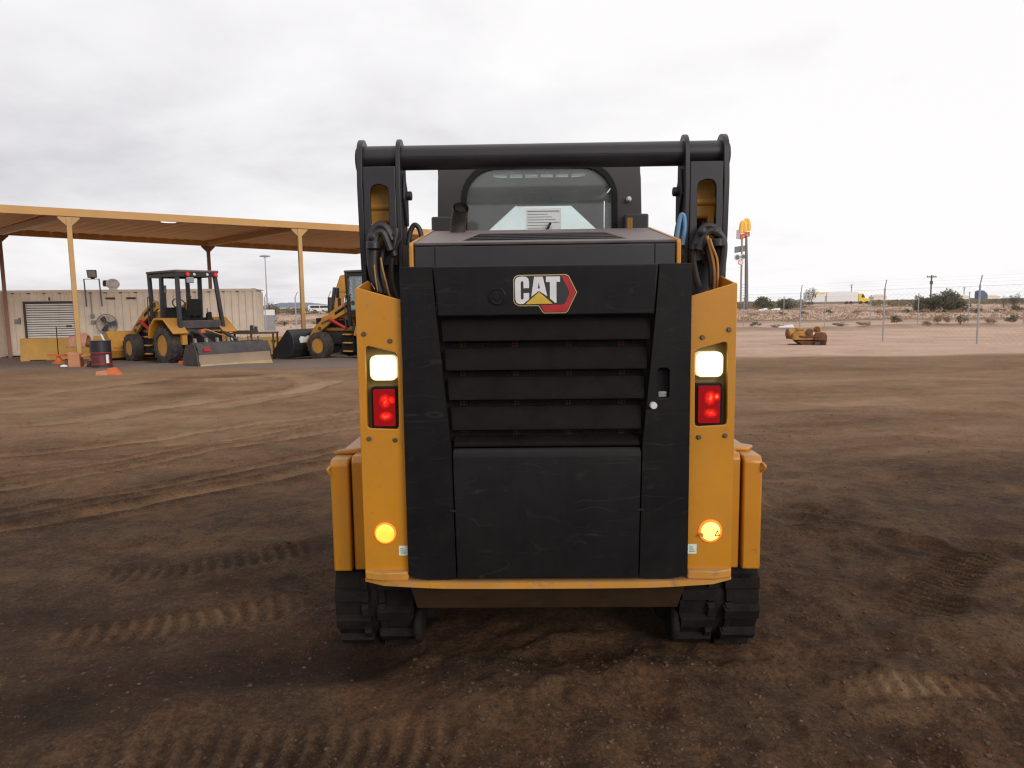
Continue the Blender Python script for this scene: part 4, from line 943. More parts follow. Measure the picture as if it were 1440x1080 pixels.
# roll up door: frame and slats
fr = MB().xz([(d0u-.07,.14),(d1u+.07,.14),(d1u+.07,dz1+.08),(d0u-.07,dz1+.08)], -.03, .06, [[(d0u,.14+.001),(d1u,.14+.001),(d1u,dz1),(d0u,dz1)]]); kp(fr, 'door_frame', mat('dark_door_frame', (.07,.055,.05), .6))
ns = 21; hs = (dz1-.15)/ns; slm = None
sm_ = MB().hexa([(d0u+.01,.0,.008),(d1u-.01,.0,.008),(d1u-.01,.04,.008),(d0u+.01,.04,.008),(d0u+.01,.006,hs-.024),(d1u-.01,.006,hs-.024),(d1u-.01,.04,hs-.016),(d0u+.01,.04,hs-.016)]).mesh('door_slat', slat_m)
kp(MB().box((d0u, .045, .14), (d1u, .06, dz1)), 'door_gap_backing', drk)
for q_ in range(ns):
    o = bpy.data.objects.new('door_slat', sm_); COL.objects.link(o); o.parent = CT; o.location = (0, 0, .15+q_*hs)
kp(MB().box((d1u-.42, -.012, czz(72,459)-.04), (d1u-.22, .01, czz(72,459)+.04)), 'door_latch', dstl)
def small(px, py, wpx, hpx, name, m, dep=.05):
    u = cu(px); z = czz(px, py); sx = wpx*.0282/2; sz_ = hpx*.0282/2
    return kp(MB().box((u-sx, -dep, z-sz_), (u+sx, -.002, z+sz_)), name, m, bevel=.006)
small(157, 419.5, 12, 2.6, 'vent', rust); small(186, 419.2, 12, 2.6, 'vent', rust)
small(71, 420.5, 2.4, 4.5, 'mark', rust, .008); small(109, 419.5, 1.6, 1.8, 'mark', rust, .008)
small(130.5, 444.5, 4.2, 5, 'meter_box', grey, .12); small(131, 453, 5, 5, 'meter_box', grey, .12)
u_ = cu(129.5); kp(MB().cyl((u_, -.03, czz(130,448)), (u_, -.03, 2.5), .016, 8), 'conduit', grey)
small(24.5, 452, 6.5, 6, 'junction_box', grey, .1); small(27.6, 451, 1.5, 8, 'junction_box', grey, .12)
small(107, 452.5, 4, 1.5, 'lock_hasp', whi, .12)
# flood light on a pipe frame
FL = thing('flood_light', 'grey flood light on a tall pipe frame bolted to the tan container', 'flood light', cor, CT.rotation_euler.z)
u0, u1 = cu(122.5), cu(144.5); zt_ = czz(133, 392.5); zb_ = czz(133, 431)
kp(MB().tube([(u0+.02, -.04, zb_), (u0-.01, -.04, zt_), (u1-.03, -.04, zt_), (u1+.01, -.04, zb_)], .028, 8), 'pipe_frame', mat('frame_grey', (.12,.13,.16), .5), parent=FL)
fh = kp(MB().hexa([(u0+.15,-.12,zt_+.04),(u1-.08,-.12,zt_+.04),(u1-.14,.10,zt_+.08),(u0+.2,.10,zt_+.08),(u0+.13,-.16,zt_+.36),(u1-.06,-.16,zt_+.36),(u1-.14,.10,zt_+.32),(u0+.2,.10,zt_+.32)]), 'lamp_head', dstl, parent=FL, bevel=.02)
kp(MB().hexa([(u0+.18,-.135,zt_+.08),(u1-.11,-.135,zt_+.08),(u1-.11,-.12,zt_+.08),(u0+.18,-.12,zt_+.08),(u0+.17,-.168,zt_+.325),(u1-.10,-.168,zt_+.325),(u1-.10,-.15,zt_+.325),(u0+.17,-.15,zt_+.325)]), 'lamp_glass', mat('pale_glass', (.50,.50,.51), .2), parent=fh)
kp(MB().box((u0+.26,-.10,zt_+.0),(u1-.2,.03,zt_+.05)), 'swivel', dstl, parent=FL)
# round roof vent
u_ = cu(152); RV = thing('roof_vent', 'white round turbine vent on the container roof beside the flood light', 'roof vent', cor, CT.rotation_euler.z)
kp(MB().ball((u_, .8, 2.57+.26), .26, 8, (1,1,.85)), 'vent_dome', whp, parent=RV, smooth=60); kp(MB().cyl((u_, .8, 2.56), (u_, .8, 2.72), .15, 14), 'vent_neck', whp, parent=RV)
kp(MB().cyl((u_-.34, .8, 2.86), (u_-.22, .8, 2.85), .13, 12), 'vent_mouth', dstl, parent=RV)
# drum fan
u_ = cu(153); zc = czz(153, 455.5); FN = thing('drum_fan', 'big round wire guard fan with dark blades standing by the container', 'fan', cor+Vector((0,0,0)), CT.rotation_euler.z)
rg = .385; yk = -.32
kp(MB().tube([(u_+rg*math.cos(2*math.pi*k/32), yk, zc+rg*math.sin(2*math.pi*k/32)) for k in range(32)], .022, 6, closed=True), 'guard_ring', grey, parent=FN)
wg = MB()
for rr_ in (.12, .2, .28, .34): wg.tube([(u_+rr_*math.cos(2*math.pi*k/24), yk-.03, zc+rr_*math.sin(2*math.pi*k/24)) for k in range(24)], .004, 4, closed=True)
for k in range(16): an = 2*math.pi*k/16; wg.tube([(u_, yk-.05, zc), (u_+rg*math.cos(an), yk, zc+rg*math.sin(an))], .004, 4)
kp(wg, 'guard_wire', grey, parent=FN)
for k in range(3):
    an = R(125+120*k); c_, s_ = math.cos(an), math.sin(an); b_ = MB(); b_.hexa([(0,-.05,-.02),(.33,-.11,.02),(.33,-.11,.035),(0,-.05,-.005),(0,.05,0),(.33,.12,.05),(.33,.12,.065),(0,.05,.015)])
    b_.move(lambda x, y, z: (u_+c_*x-s_*y, yk+.05+z, zc+s_*x+c_*y)); kp(b_, 'fan_blade', mat('fan_blade_dark', (.03,.045,.06), .5), parent=FN)
kp(MB().cyl((u_, yk+.02, zc), (u_, yk+.2, zc), .09, 14), 'motor', dstl, parent=FN)
kp(MB().tube([(u_-.3, yk, .02), (u_-.2, yk+.1, zc-.33), (u_+.2, yk+.1, zc-.33), (u_+.3, yk, .02)], .022, 6), 'stand', grey, parent=FN)

# a second paler container beyond the frame edge, its end showing at the far left
oc = thing('storage_container', 'paler container whose end just shows at the far left edge', 'container', cor+Vector((0,0,0))-cd*.2+cd*0, CT.rotation_euler.z)
w0 = cu(-60); w1 = cu(13)
kp(corr(w0-4, w1-.02, .12, 2.50, -.62, pitch=.9), 'wall', mat('pale_container', (.60,.50,.42), .6, var=.05), parent=oc)
kp(MB().box((w0-4, -.6, .0), (w1, -.56, 2.55)), 'frame', tanp, parent=oc); kp(MB().box((w0-4, -.64, 2.50), (w1, -.05, 2.58)), 'roof', tanp, parent=oc); kp(MB().box((w1-.05, -.555, .0), (w1, -.06, 2.5)), 'wall', tanp, parent=oc)

# ================================================================ yellow barriers
def barrier(px0, py0, px1, py1, hgt, label, Y0=None, Y1=None):
    a = gnd(px0, py0) if Y0 is None else onY(px0, Y0); c_ = gnd(px1, py1) if Y1 is None else onY(px1, Y1)
    d = c_-a; ln = math.hypot(d.x, d.y); an = math.atan2(d.y, d.x); k = hgt/.82
    r_ = thing('concrete_barrier', label, 'barrier', seat(a, .02), an, 'yellow concrete barriers along the container')
    b_ = MB(); b_.yz([(-.30*k,0),(.30*k,0),(.30*k,.08*k),(.17*k,.33*k),(.10*k,.82*k),(-.10*k,.82*k),(-.17*k,.33*k),(-.30*k,.08*k)], 0, ln); b_.build('barrier_body', conc, r_, bevel=.025)
    for u in (ln*.25, ln*.75): MB().box((u-.25, -.302*k, -.01), (u+.25, .302*k, .06)).build('lift_slot', drk, r_)
    MB().tube([(ln-.02, 0, .5*k), (ln+.05, 0, .5*k), (ln+.05, 0, .4*k), (ln-.02, 0, .4*k)], .02, 6).build('end_loop', rust, r_)
    return r_
barrier(31, 506, 128, 503, .82, 'yellow concrete barrier standing below the white roll up door')
barrier(129, 499, 207, 496, .86, 'yellow concrete barrier half hidden behind the black and red drum', 25.6, 26.3)
br2 = barrier(326, 487, 396, 486, .72, 'yellow concrete barrier with a small black triangle behind the steel table', 26.6, 27.4)
tg = MB().plate([(-.09,.09),(.09,.09),(0,-.10)], [[(-.05,.065),(.05,.065),(0,-.045)]], lambda u, v, w_: (1.42+u, -.14-v*.1+w_, .5+v), 0, .012); tg.build('triangle_mark', drk, br2)

# ================================================================ backhoe loaders
def wheel(root, c_, r, wd, rim_r, sgn, lug=18):
    prof = [(rim_r, -wd*.42), (rim_r*1.08, -wd*.5), (r*.86, -wd*.5), (r*.955, -wd*.42), (r*.97, 0), (r*.955, wd*.42), (r*.86, wd*.5), (rim_r*1.08, wd*.5), (rim_r, wd*.42)]
    ty = MB().lathe(prof, c_, 'y', 30, closed=True).build('tyre', tyr, root)
    tr = MB()
    for k in range(lug):
        for hs_ in (-1, 1):
            a0 = 2*math.pi*(k+(.5 if hs_ > 0 else 0))/lug; pts = []
            for (yy, da, rr_) in ((.02, .0, r), (.48, .26, r*.985)):
                for dd in (-.055, .055):
                    for q_ in (.90, 1.0):
                        an = a0+da+dd; pts.append((c_[0]+rr_*q_*math.cos(an), c_[1]+hs_*yy*wd, c_[2]+rr_*q_*math.sin(an)))
            p = pts; tr.hexa([p[0], p[2], p[6], p[4], p[1], p[3], p[7], p[5]])
    tr.build('tread', tyr, ty, kind='stuff')
    s = sgn; y = c_[1]
    MB().lathe([(rim_r*1.03, y+s*wd*.40), (rim_r*.97, y+s*wd*.30), (rim_r*.60, y+s*wd*.08), (rim_r*.34, y+s*wd*.10), (rim_r*.33, y+s*wd*.30), (rim_r*.22, y+s*wd*.33), (0, y+s*wd*.33)], (c_[0], 0, c_[2]), 'y', 26).build('rim', yelo, ty)
    MB().lathe([(rim_r*.99, y-s*wd*.35), (rim_r*.5, y-s*wd*.1), (0, y-s*wd*.1)], (c_[0], 0, c_[2]), 'y', 20).build('rim', yelo, ty)
def backhoe(root, bucket_m, enclosed=False, blade=False):
    P = lambda mb, n, m, par=root, **k: mb.build(n, m, par, **k)
    for sg in (1, -1):
        wheel(root, (0, sg*.80, .60), .60, .42, .33, sg); wheel(root, (2.45, sg*.78, .46), .46, .34, .25, sg, 16)
    P(MB().box((-.7, -.36, .48), (2.9, .36, .92)), 'chassis', dstl, bevel=.03)
    P(MB().box((2.3, -.62, .42), (2.6, .62, .56)), 'front_axle', dstl, bevel=.03)
    P(MB().hexa([(1.35,-.43,.92),(2.95,-.38,.92),(2.95,.38,.92),(1.35,.43,.92),(1.40,-.41,1.66),(2.80,-.33,1.40),(2.80,.33,1.40),(1.40,.41,1.66)]), 'hood', yelo, bevel=.05)
    P(MB().box((2.95, -.36, .6), (3.0, .36, 1.36)), 'front_grille', drk)
    for sg in (1, -1):
        o_ = [(.82,.82),(.66,1.22),(.34,1.44),(-.22,1.44),(-.86,1.00),(-.83,.95),(-.24,1.37),(.30,1.37),(.58,1.17),(.74,.80)]
        y0, y1 = sorted((sg*.56, sg*1.04)); f_ = P(MB().xz(o_, y0, y1), 'fender', yel, bevel=.02)
        i_ = [(.80,.82),(.64,1.20),(.33,1.42),(-.22,1.42),(-.84,1.0),(-.6,.95),(.6,.80)]
        y0, y1 = sorted((sg*.545, sg*.565)); P(MB().xz(i_, y0, y1), 'fender_skirt', dstl, f_)
        for k in range(3): P(MB().box((1.05, min(sg*.58, sg*.92), .28+.27*k), (1.38, max(sg*.58, sg*.92), .32+.27*k)), 'step', yelo, bevel=.01)
        P(MB().box((1.02, min(sg*.42,sg*.80), .25), (1.55, max(sg*.42,sg*.80), .86)), 'side_tank', drk, bevel=.03)
        arm = [(1.05,1.95),(1.25,1.98),(2.05,1.62),(2.85,1.10),(3.32,.50),(3.22,.38),(3.02,.48),(2.62,.92),(1.95,1.34),(1.02,1.72)]
        y0, y1 = sorted((sg*.50, sg*.60)); P(MB().xz(arm, y0, y1), 'loader_arm', yelo, bevel=.015)
        lc = P(MB().tube([(1.45, sg*.63, 1.02), (2.15, sg*.63, 1.33)], .055, 12), 'lift_cylinder', redp); P(MB().tube([(2.15, sg*.63, 1.33), (2.5, sg*.63, 1.20)], .03, 8), 'piston_rod', stl, lc)
        P(MB().tube([(2.75, sg*.4, 1.0), (3.35, sg*.4, .82)], .045, 10), 'tilt_cylinder', dstl)
        P(MB().tube([(1.42, sg*.68, .95), (1.42, sg*.70, 1.75), (1.36, sg*.70, 2.1), (1.25, sg*.66, 2.12)], .018, 6), 'grab_rail', dstl)
    # front bucket
    bk = [(3.30,.75),(3.25,.35),(3.40,.10),(3.70,.02),(4.30,.02),(4.30,.05),(3.72,.07),(3.46,.15),(3.33,.38),(3.38,.78),(3.55,.96),(3.50,1.0)]
    bb = P(MB().xz(bk, -1.16, 1.16), 'front_bucket', bucket_m, bevel=.012)
    for sg in (1, -1):
        y0, y1 = sorted((sg*1.13, sg*1.17)); P(MB().xz([(3.30,.75),(3.25,.35),(3.40,.10),(3.70,.02),(4.30,.02),(4.22,.30),(3.55,1.0)], y0, y1), 'bucket_side', bucket_m, bb, bevel=.008)
    P(MB().box((3.22, -1.1, .44), (3.30, 1.1, .52)), 'bucket_rib', bucket_m, bb)
    for sg in (1, -1):
        for k, (za, xb) in enumerate(((1.30, 2.9), (1.22, 2.75))):
            P(MB().tube(smooth_path([(1.3, sg*(.44+.02*k), za-.1), (1.9, sg*(.46+.02*k), za+.06), (2.5, sg*(.46+.02*k), za-.22), (xb, sg*.42, .85)], 5), .018, 6), 'hydraulic_hose', hos)
        y0, y1 = sorted((sg*.601, sg*.606)); P(MB().xz([(1.35,1.84),(1.95,1.55),(1.92,1.46),(1.32,1.75)], y0, y1), 'arm_stripe', drk)
        P(MB().cyl((1.15, sg*.49, 1.85), (1.15, sg*.63, 1.85), .075, 14), 'arm_pin', dstl); P(MB().cyl((2.62, sg*.49, 1.02), (2.62, sg*.63, 1.02), .06, 14), 'arm_pin', dstl)
        P(MB().box((1.5, min(sg*.415,sg*.44), 1.05), (2.5, max(sg*.415,sg*.44), 1.30)), 'hood_vent', drk)
    for k in range(7): P(MB().hexa([(4.28,-1.0+.33*k-.04,.0),(4.42,-1.0+.33*k-.03,.0),(4.42,-1.0+.33*k+.03,.0),(4.28,-1.0+.33*k+.04,.0),(4.28,-1.0+.33*k-.04,.06),(4.42,-1.0+.33*k-.03,.02),(4.42,-1.0+.33*k+.03,.02),(4.28,-1.0+.33*k+.04,.06)]), 'bucket_tooth', dstl, bb)
    # cab
    P(MB().box((-.55, -.60, .90), (1.25, .60, 1.12)), 'cab_floor', dstl, bevel=.03)
    P(MB().box((-.62, -.66, 1.10), (-.50, .66, 1.36)), 'rear_panel', dstl, bevel=.03)
    dk = blk2
    for sg in (1, -1):
        for pts, nm in (([(1.30, sg*.60, 1.1), (1.36, sg*.62, 2.82)], 'cab_post'), ([(.62, sg*.62, 1.3), (.55, sg*.62, 2.82)], 'cab_post'), ([(-.62, sg*.70, 1.05), (-.42, sg*.60, 2.82)], 'cab_post')):
            a, c_ = Vector(pts[0]), Vector(pts[1]); q_ = .055
            P(MB().hexa([a+Vector((-q_,-q_,0)), a+Vector((q_,-q_,0)), a+Vector((q_,q_,0)), a+Vector((-q_,q_,0)), c_+Vector((-q_,-q_,0)), c_+Vector((q_,-q_,0)), c_+Vector((q_,q_,0)), c_+Vector((-q_,q_,0))]), nm, dk, bevel=.012)
        P(MB().box((-.40, min(sg*.56,sg*.66), 2.70), (1.40, max(sg*.56,sg*.66), 2.80)), 'roof_rail', dk)
    P(MB().box((-.52, -.66, 2.70), (-.40, .66, 2.82)), 'roof_rail', dk); 
    P(MB().box((1.32, -.62, 2.70), (1.42, .62, 2.82)), 'roof_rail', dk)
    P(MB().box((-.54, -.69, 2.822), (1.43, .69, 2.90)), 'cab_roof', mat('roof_grey_brown', (.10,.08,.07), .6, up=.6), bevel=.025)
    for yy in (.34, -.56): P(MB().cyl((-.545, yy, 2.77), (-.60, yy, 2.77), .055, 12), 'rear_lamp', redl)
    for yy in (.12, -.30): P(MB().cyl((-.53, yy, 2.77), (-.56, yy, 2.77), .04, 10), 'rear_lamp', whi)
    P(MB().box((-.60, .16, 2.50), (-.50, .38, 2.68)), 'work_light', grey, bevel=.02)
    st = P(MB().hexa([(-.12,-.26,1.12),(.42,-.26,1.12),(.42,.26,1.12),(-.12,.26,1.12),(-.14,-.26,1.48),(.42,-.25,1.48),(.42,.25,1.48),(-.14,.26,1.48)]), 'seat', drk, bevel=.05)
    P(MB().hexa([(-.22,-.24,1.46),(-.06,-.24,1.46),(-.06,.24,1.46),(-.22,.24,1.46),(-.30,-.22,2.02),(-.18,-.22,2.02),(-.18,.22,2.02),(-.30,.22,2.02)]), 'seat_back', drk, st, bevel=.05)
    P(MB().hexa([(.9,-.40,1.12),(1.25,-.40,1.12),(1.25,.40,1.12),(.9,.40,1.12),(1.0,-.34,1.78),(1.22,-.34,1.70),(1.22,.34,1.70),(1.0,.34,1.78)]), 'dashboard', drk, bevel=.04)
    sw = P(MB().tube([(.78+.10*math.sin(2*math.pi*k/20), .20*math.cos(2*math.pi*k/20), 1.88+.16*math.sin(2*math.pi*k/20)) for k in range(20)], .018, 6, closed=True), 'steering_wheel', drk); P(MB().cyl((.78,0,1.88), (.98,0,1.74), .03, 8), 'steering_column', drk, sw)
    for x_, y_ in ((-.35,.30),(-.38,.1),(-.38,-.12),(-.35,-.32),(.5,-.42)): P(MB().tube([(x_, y_, 1.15), (x_-.03, y_, 1.72)], .014, 6), 'lever', drk)
    P(MB().hexa([(-.48,-.45,1.12),(-.25,-.45,1.12),(-.25,-.28,1.12),(-.48,-.28,1.12),(-.46,-.43,1.62),(-.3,-.43,1.56),(-.3,-.3,1.56),(-.46,-.3,1.62)]), 'side_console', drk, bevel=.03)
    P(MB().cyl((2.05, .24, 1.45), (2.05, .24, 2.02), .055, 12), 'air_cleaner', dstl); P(MB().cyl((2.0, -.15, 1.5), (2.0, -.15, 2.3), .04, 10), 'exhaust_stack', dstl)
    P(MB().cyl((2.0, -.15, 2.26), (2.0, -.15, 2.5), .062, 12), 'stack_cap', grey)
    if enclosed:
        for sg in (1, -1): P(MB().box((-.40, sg*.615-.004, 1.40), (1.28, sg*.615+.004, 2.70)), 'side_glass', glass)
        P(MB().box((1.34, -.58, 1.5), (1.348, .58, 2.70)), 'front_glass', glass)
        P(MB().tube([(1.4, .64, 2.2), (1.62, .78, 2.22)], .014, 6), 'mirror_arm', dk); P(MB().box((1.6, .72, 2.02), (1.65, .86, 2.34)), 'mirror', dk, bevel=.01)
    if blade:
        xr = -2.45
        mb_ = [(xr+.28,.80),(xr+.06,.62),(xr-.0,.42),(xr+.02,.22),(xr-.06,.10),(xr-.12,.02),(xr-.08,.02),(xr+.0,.10),(xr+.07,.22),(xr+.05,.42),(xr+.10,.60),(xr+.31,.78)]
        k = [(xr+.16,.70),(xr+.02,.58),(xr-.02,.42),(xr+.0,.22),(xr-.06,.10),(xr-.14,.02),(xr-.10,.01),(xr+.02,.10),(xr+.06,.22),(xr+.04,.42),(xr+.08,.57),(xr+.20,.68)]
        up = [(xr+.14,.72),(xr+.0,.57),(xr-.035,.40),(xr+.02,.40),(xr+.06,.55),(xr+.20,.70)]
        lo_ = [(xr-.035,.398),(xr-.03,.24),(xr-.10,.13),(xr-.04,.11),(xr+.04,.23),(xr+.02,.398)]
        ce = [(xr-.102,.128),(xr-.17,.01),(xr-.13,.0),(xr-.042,.108)]
        bl = P(MB().xz(up, -1.14, 1.14), 'box_blade', dstl); P(MB().xz(lo_, -1.14, 1.14), 'blade_face', blade_m, bl); P(MB().xz(ce, -1.14, 1.14), 'cutting_edge', mat('bare_edge', (.40,.27,.13), .5, var=.2, vscale=3), bl)
        for sg in (1, -1):
            y0, y1 = sorted((sg*1.143, sg*1.19)); P(MB().xz([(xr-.10,.03),(xr-.02,.24),(xr-.02,.42),(xr+.16,.72),(xr+.62,.66),(xr+.80,.30),(xr+.78,.0),(xr-.05,.0)], y0, y1), 'end_plate', dstl, bl, bevel=.01)
        P(MB().box((xr+.30, -1.13, .60), (xr+.44, 1.13, .74)), 'ripper_bar', dstl, bl, bevel=.01)
        for k in range(7):
            yy = -1.02+.34*k; P(MB().hexa([(xr+.20,yy-.03,.28),(xr+.30,yy-.03,.28),(xr+.30,yy+.03,.28),(xr+.20,yy+.03,.28),(xr+.34,yy-.03,.86),(xr+.42,yy-.03,.86),(xr+.42,yy+.03,.86),(xr+.34,yy+.03,.86)]), 'ripper_shank', mat('shank_grey', (.22,.19,.17), .6), bl)
        for sg in (1, -1):
            P(MB().tube([(-.6, sg*.42, .52), (xr+.5, sg*.55, .42)], .05, 8), 'lift_link', dstl); P(MB().tube([(-.62, sg*.34, 1.0), (-1.2, sg*.4, .98), (xr+.45, sg*.45, .7)], .04, 8), 'lift_link', dstl)
            P(MB().box((-.72, sg*.62-.08, .62), (-.58, sg*.62+.08, 1.06)), 'rear_bracket', yelo, bevel=.01)
        P(MB().box((-1.15, -.35, .62), (-.68, .35, .95)), 'hitch', drk, bevel=.03)
        P(MB().tube(smooth_path([(-.7,.2,1.0),(-1.0,.1,1.08),(-1.1,-.2,.95),(-1.5,-.3,.85)], 5), .022, 6), 'hydraulic_hose', hoso); P(MB().tube(smooth_path([(-.7,-.2,1.0),(-.95,-.35,1.02),(-1.3,-.55,.82)], 5), .022, 6), 'hydraulic_hose', hoso)
        P(MB().box((-.98, .10, .98), (-.86, .24, 1.08)), 'valve_block', orng)
    else:
        P(MB().xz([(-.75,.45),(-.75,1.0),(-1.3,1.0),(-1.3,.45)], -.9, .9), 'rear_frame', dstl, bevel=.02)
        for sg in (1, -1): P(MB().box((-1.2, sg*.8-.09, .05), (-1.0, sg*.8+.09, 1.3)), 'stabilizer', yelo, bevel=.01)
grp = 'backhoe loaders parked under the canopy'
c1 = seat((-10.10, 22.6), .03)
B1 = thing('backhoe_loader', 'yellow open cab loader tractor with a dusty box blade on its rear', 'loader', c1, math.atan2(.626, -.78), grp)
backhoe(B1, yelo, blade=True)
tag_ = MB().box((-2.52, .80, .50), (-2.49, 1.0, .60)); tag_.build('red_decal', redp, B1)
c2 = seat((-3.82, 23.2), .03)
B2 = thing('backhoe_loader', 'yellow loader with glazed cab and black front bucket beside the lit track loader', 'loader', c2, math.atan2(.47, -.88), grp)
bkm = mat('black_bucket', (.017,.019,.023), .4, var=.2, vscale=3, dust=.12, dustcol=(.10,.09,.09))
backhoe(B2, bkm, enclosed=True)
lbl = MB().plate([(-.30,-.10),(.30,-.12),(.36,.02),(.26,.11),(.0,.07),(-.1,.12),(-.34,.08)], [], lambda u, v, w_: (3.242+w_+(v*.0), .62+u*.9, .66+v), 0, .006)
lbl.build('torn_label', whp, B2)
MB().box((2.0, .602, 1.40), (2.02, .606, 1.42)).build('arm_label', whp, B2)
# a folded digging boom of a third machine behind
B3 = thing('backhoe_loader', 'folded yellow digging boom rising behind the glazed loader cab', 'loader', seat(onY(481, 27.5), .02), 0, grp)
q0 = Vector(B3.location)
def q(px, py): v = at(px, py, 27.5)-q0; return (v.x, v.z)
MB().xz([q(469,462), q(471,430), q(474,404), q(479,388), q(486,386), q(490,393), q(488,404), q(483,420), q(481,462)], -.16, .16).build('boom', yelo, B3, bevel=.03)
MB().xz([q(478,397), q(484,397), q(500,391), q(520,392), q(520,402), q(500,402), q(486,407)], -.13, .13).build('dipper_stick', yelo, B3, bevel=.03)
MB().tube([(*q(486,387)[:1], 0, q(486,387)[1]), (q(500,387)[0], 0, q(500,387)[1])], .05, 10).build('cylinder', stl, B3)
MB().xz([q(464,440), q(469,404), q(472,404), q(470,440)], -.1, .1).build('boom_edge', dstl, B3)
MB().box((-.2, -.5, .1), (2.6, 1.4, 1.15)).build('body', yelo, B3, bevel=.06); 
for dx_ in (.3, 2.0): MB().lathe([(.2,-.55),(.5,-.55),(.55,-.45),(.55,-.15),(.2,-.15)], (dx_, 0, .55), 'y', 20).build('wheel', tyr, B3)
MB().cyl((q(465,440)[0], -.1, q(465,440)[1]), (q(465,418)[0], -.1, q(465,418)[1]), .09, 12).build('exhaust_stack', dstl, B3)

# ================================================================ small yard things
dr_ = thing('steel_drum', 'black and red steel drum standing before the yellow barrier', 'drum', seat(gnd(144, 518), .02), .3)
hD, rD = .82, .26
for z0, z1, m_ in ((0, .10, dstl), (.10, .42, redp), (.42, .80, blk2)):
    MB().lathe([(rD, z0+.002), (rD, z1-.03), (rD+.012, z1-.016), (rD, z1-.004), (rD-.03, z1-.002)] , (0,0,0), 'z', 28).build('drum_body', m_ if m_ is not redp else mat('drum_dark_red', (.10,.02,.022), .5, var=.3, vscale=5), dr_)
for z0 in (.12, .44): MB().lathe([(rD+.004, z0), (rD+.014, z0+.012), (rD+.004, z0+.024), (rD-.002, z0+.012)], (0,0,0), 'z', 28, closed=True).build('red_hoop', redp, dr_)
MB().box((rD*.62, -rD*.85, .16), (rD*.85, -rD*.55, .40)).build('white_label', whp, dr_)
tag(MB().tube([Vector((0,0,0)), Vector((-.10,-.02,.26))], .022, 8).build('white_stick', whp, None, bevel=0), 'short white stick poking up behind the black and red drum', 'stick').location = at(148.3, 482.5, 20.2)
# orange base with a thin black pole
pb_ = thing('flag_pole', 'thin black pole in a low orange base before the yellow barrier', 'pole', seat(onY(77, 23.0), .0))
MB().tube([(0,0,.1), (.01,0,1.18)], .014, 6).build('pole', drk, pb_)
MB().lathe([(.20,0),(.20,.05),(.10,.10),(.05,.24),(.0,.24)], (0,0,0), 'z', 18).build('base', orng, pb_); MB().hexa([(-.3,-.1,.26),(.25,-.1,.24),(.25,.1,.24),(-.3,.1,.26),(-.3,-.1,.31),(.2,-.1,.30),(.2,.1,.30),(-.3,.1,.31)]).build('flag', orng, pb_)
# orange boxes
ob = thing('orange_stand', 'broken orange wooden stand leaning beside the black and red drum', 'stand', seat(gnd(119, 516), .02), .35)
for pts, m_ in (([(-.38,-.2,0),(-.05,-.25,0),(-.05,.25,0),(-.38,.2,0),(-.36,-.2,.46),(-.08,-.24,.40),(-.08,.24,.40),(-.36,.2,.46)], orgp), ([(-.02,-.22,.30),(.42,-.22,.36),(.42,.22,.36),(-.02,.22,.30),(-.02,-.22,.36),(.42,-.22,.42),(.42,.22,.42),(-.02,.22,.36)], orgp),
    ([(-.02,-.2,0),(.06,-.2,0),(.06,.2,0),(-.02,.2,0),(.28,-.2,.34),(.36,-.2,.35),(.36,.2,.35),(.28,.2,.34)], orng), ([(.30,-.2,.02),(.38,-.2,.02),(.38,.2,.02),(.30,.2,.02),(.33,-.2,.36),(.42,-.2,.36),(.42,.2,.36),(.33,.2,.36)], orgp)):
    MB().hexa(pts).build('board', m_, ob, bevel=.01)
MB().cyl((.14, -.3, .10), (.22, -.3, .10), .10, 14).build('black_roller', tyr, ob)
oc_ = gnd(154, 529)
o2 = thing('orange_block', 'fallen orange wedge lying on the dirt before the drum', 'wedge', seat(oc_, .01), .2)
MB().hexa([(-.28,-.1,0),(.26,-.12,0),(.26,.15,0),(-.28,.12,0),(-.28,-.06,.10),(-.02,-.08,.12),(-.02,.1,.12),(-.28,.1,.10)]).build('wedge', orgp, o2, bevel=.008); MB().hexa([(.0,-.12,.03),(.28,-.12,.0),(.28,.12,.0),(.0,.12,.03),(-.02,-.08,.17),(.14,-.10,.19),(.14,.1,.19),(-.02,.08,.17)]).build('wedge_face', orng, o2, bevel=.006)
# pink rag on the barrier
rg_ = MB(); nU, nV = 14, 8; vs = []; fs = []; pr_ = onY(109, 23.95); bz = gz(24)+.80
for i in range(nU+1):
    for j in range(nV+1):
        u, v = i/nU-.5, j/nV-.5; z = bz+.05-max(0, abs(v)-.16)*1.1+.04*mnoise.noise((u*5, v*5, 1))+.12*math.exp(-((u-.25)/.2)**2-((v)/.2)**2)
        vs.append((pr_.x+u*.62, pr_.y+v*.55, z))
for i in range(nU):
    for j in range(nV): a = i*(nV+1)+j; fs.append((a, a+1, a+nV+2, a+nV+1))
o = MB().add(vs, fs).build('pink_rag', pink); so = o.modifiers.new('thick', 'SOLIDIFY'); so.thickness = .02; tag(o, 'crumpled pink rag draped over the yellow barrier by the post', 'rag')
for px, py in ((103, 513.5), (90, 517.5), (52, 505)):
    p = seat(gnd(px, py), .0); o = MB().ball((0,0,.03), .085, 5, (1.2,.8,.5), .12).build('litter', whp, None, (0,0,0)); o.location = p
    tag(o, {103: 'white scrap of litter beside the orange stand', 90: 'small white scrap of litter out on the dirt', 52: 'pale scrap of litter at the foot of the barrier'}[px], 'litter')
oc_ = seat(onY(250.5, 21.0), 0); o = MB().box((-.07,-.04,0), (.07,.04,.10)).build('wheel_chock', orng, None, bevel=.01); o.location = oc_; tag(o, 'small orange chock by the tractor rear tyre and blade', 'chock')
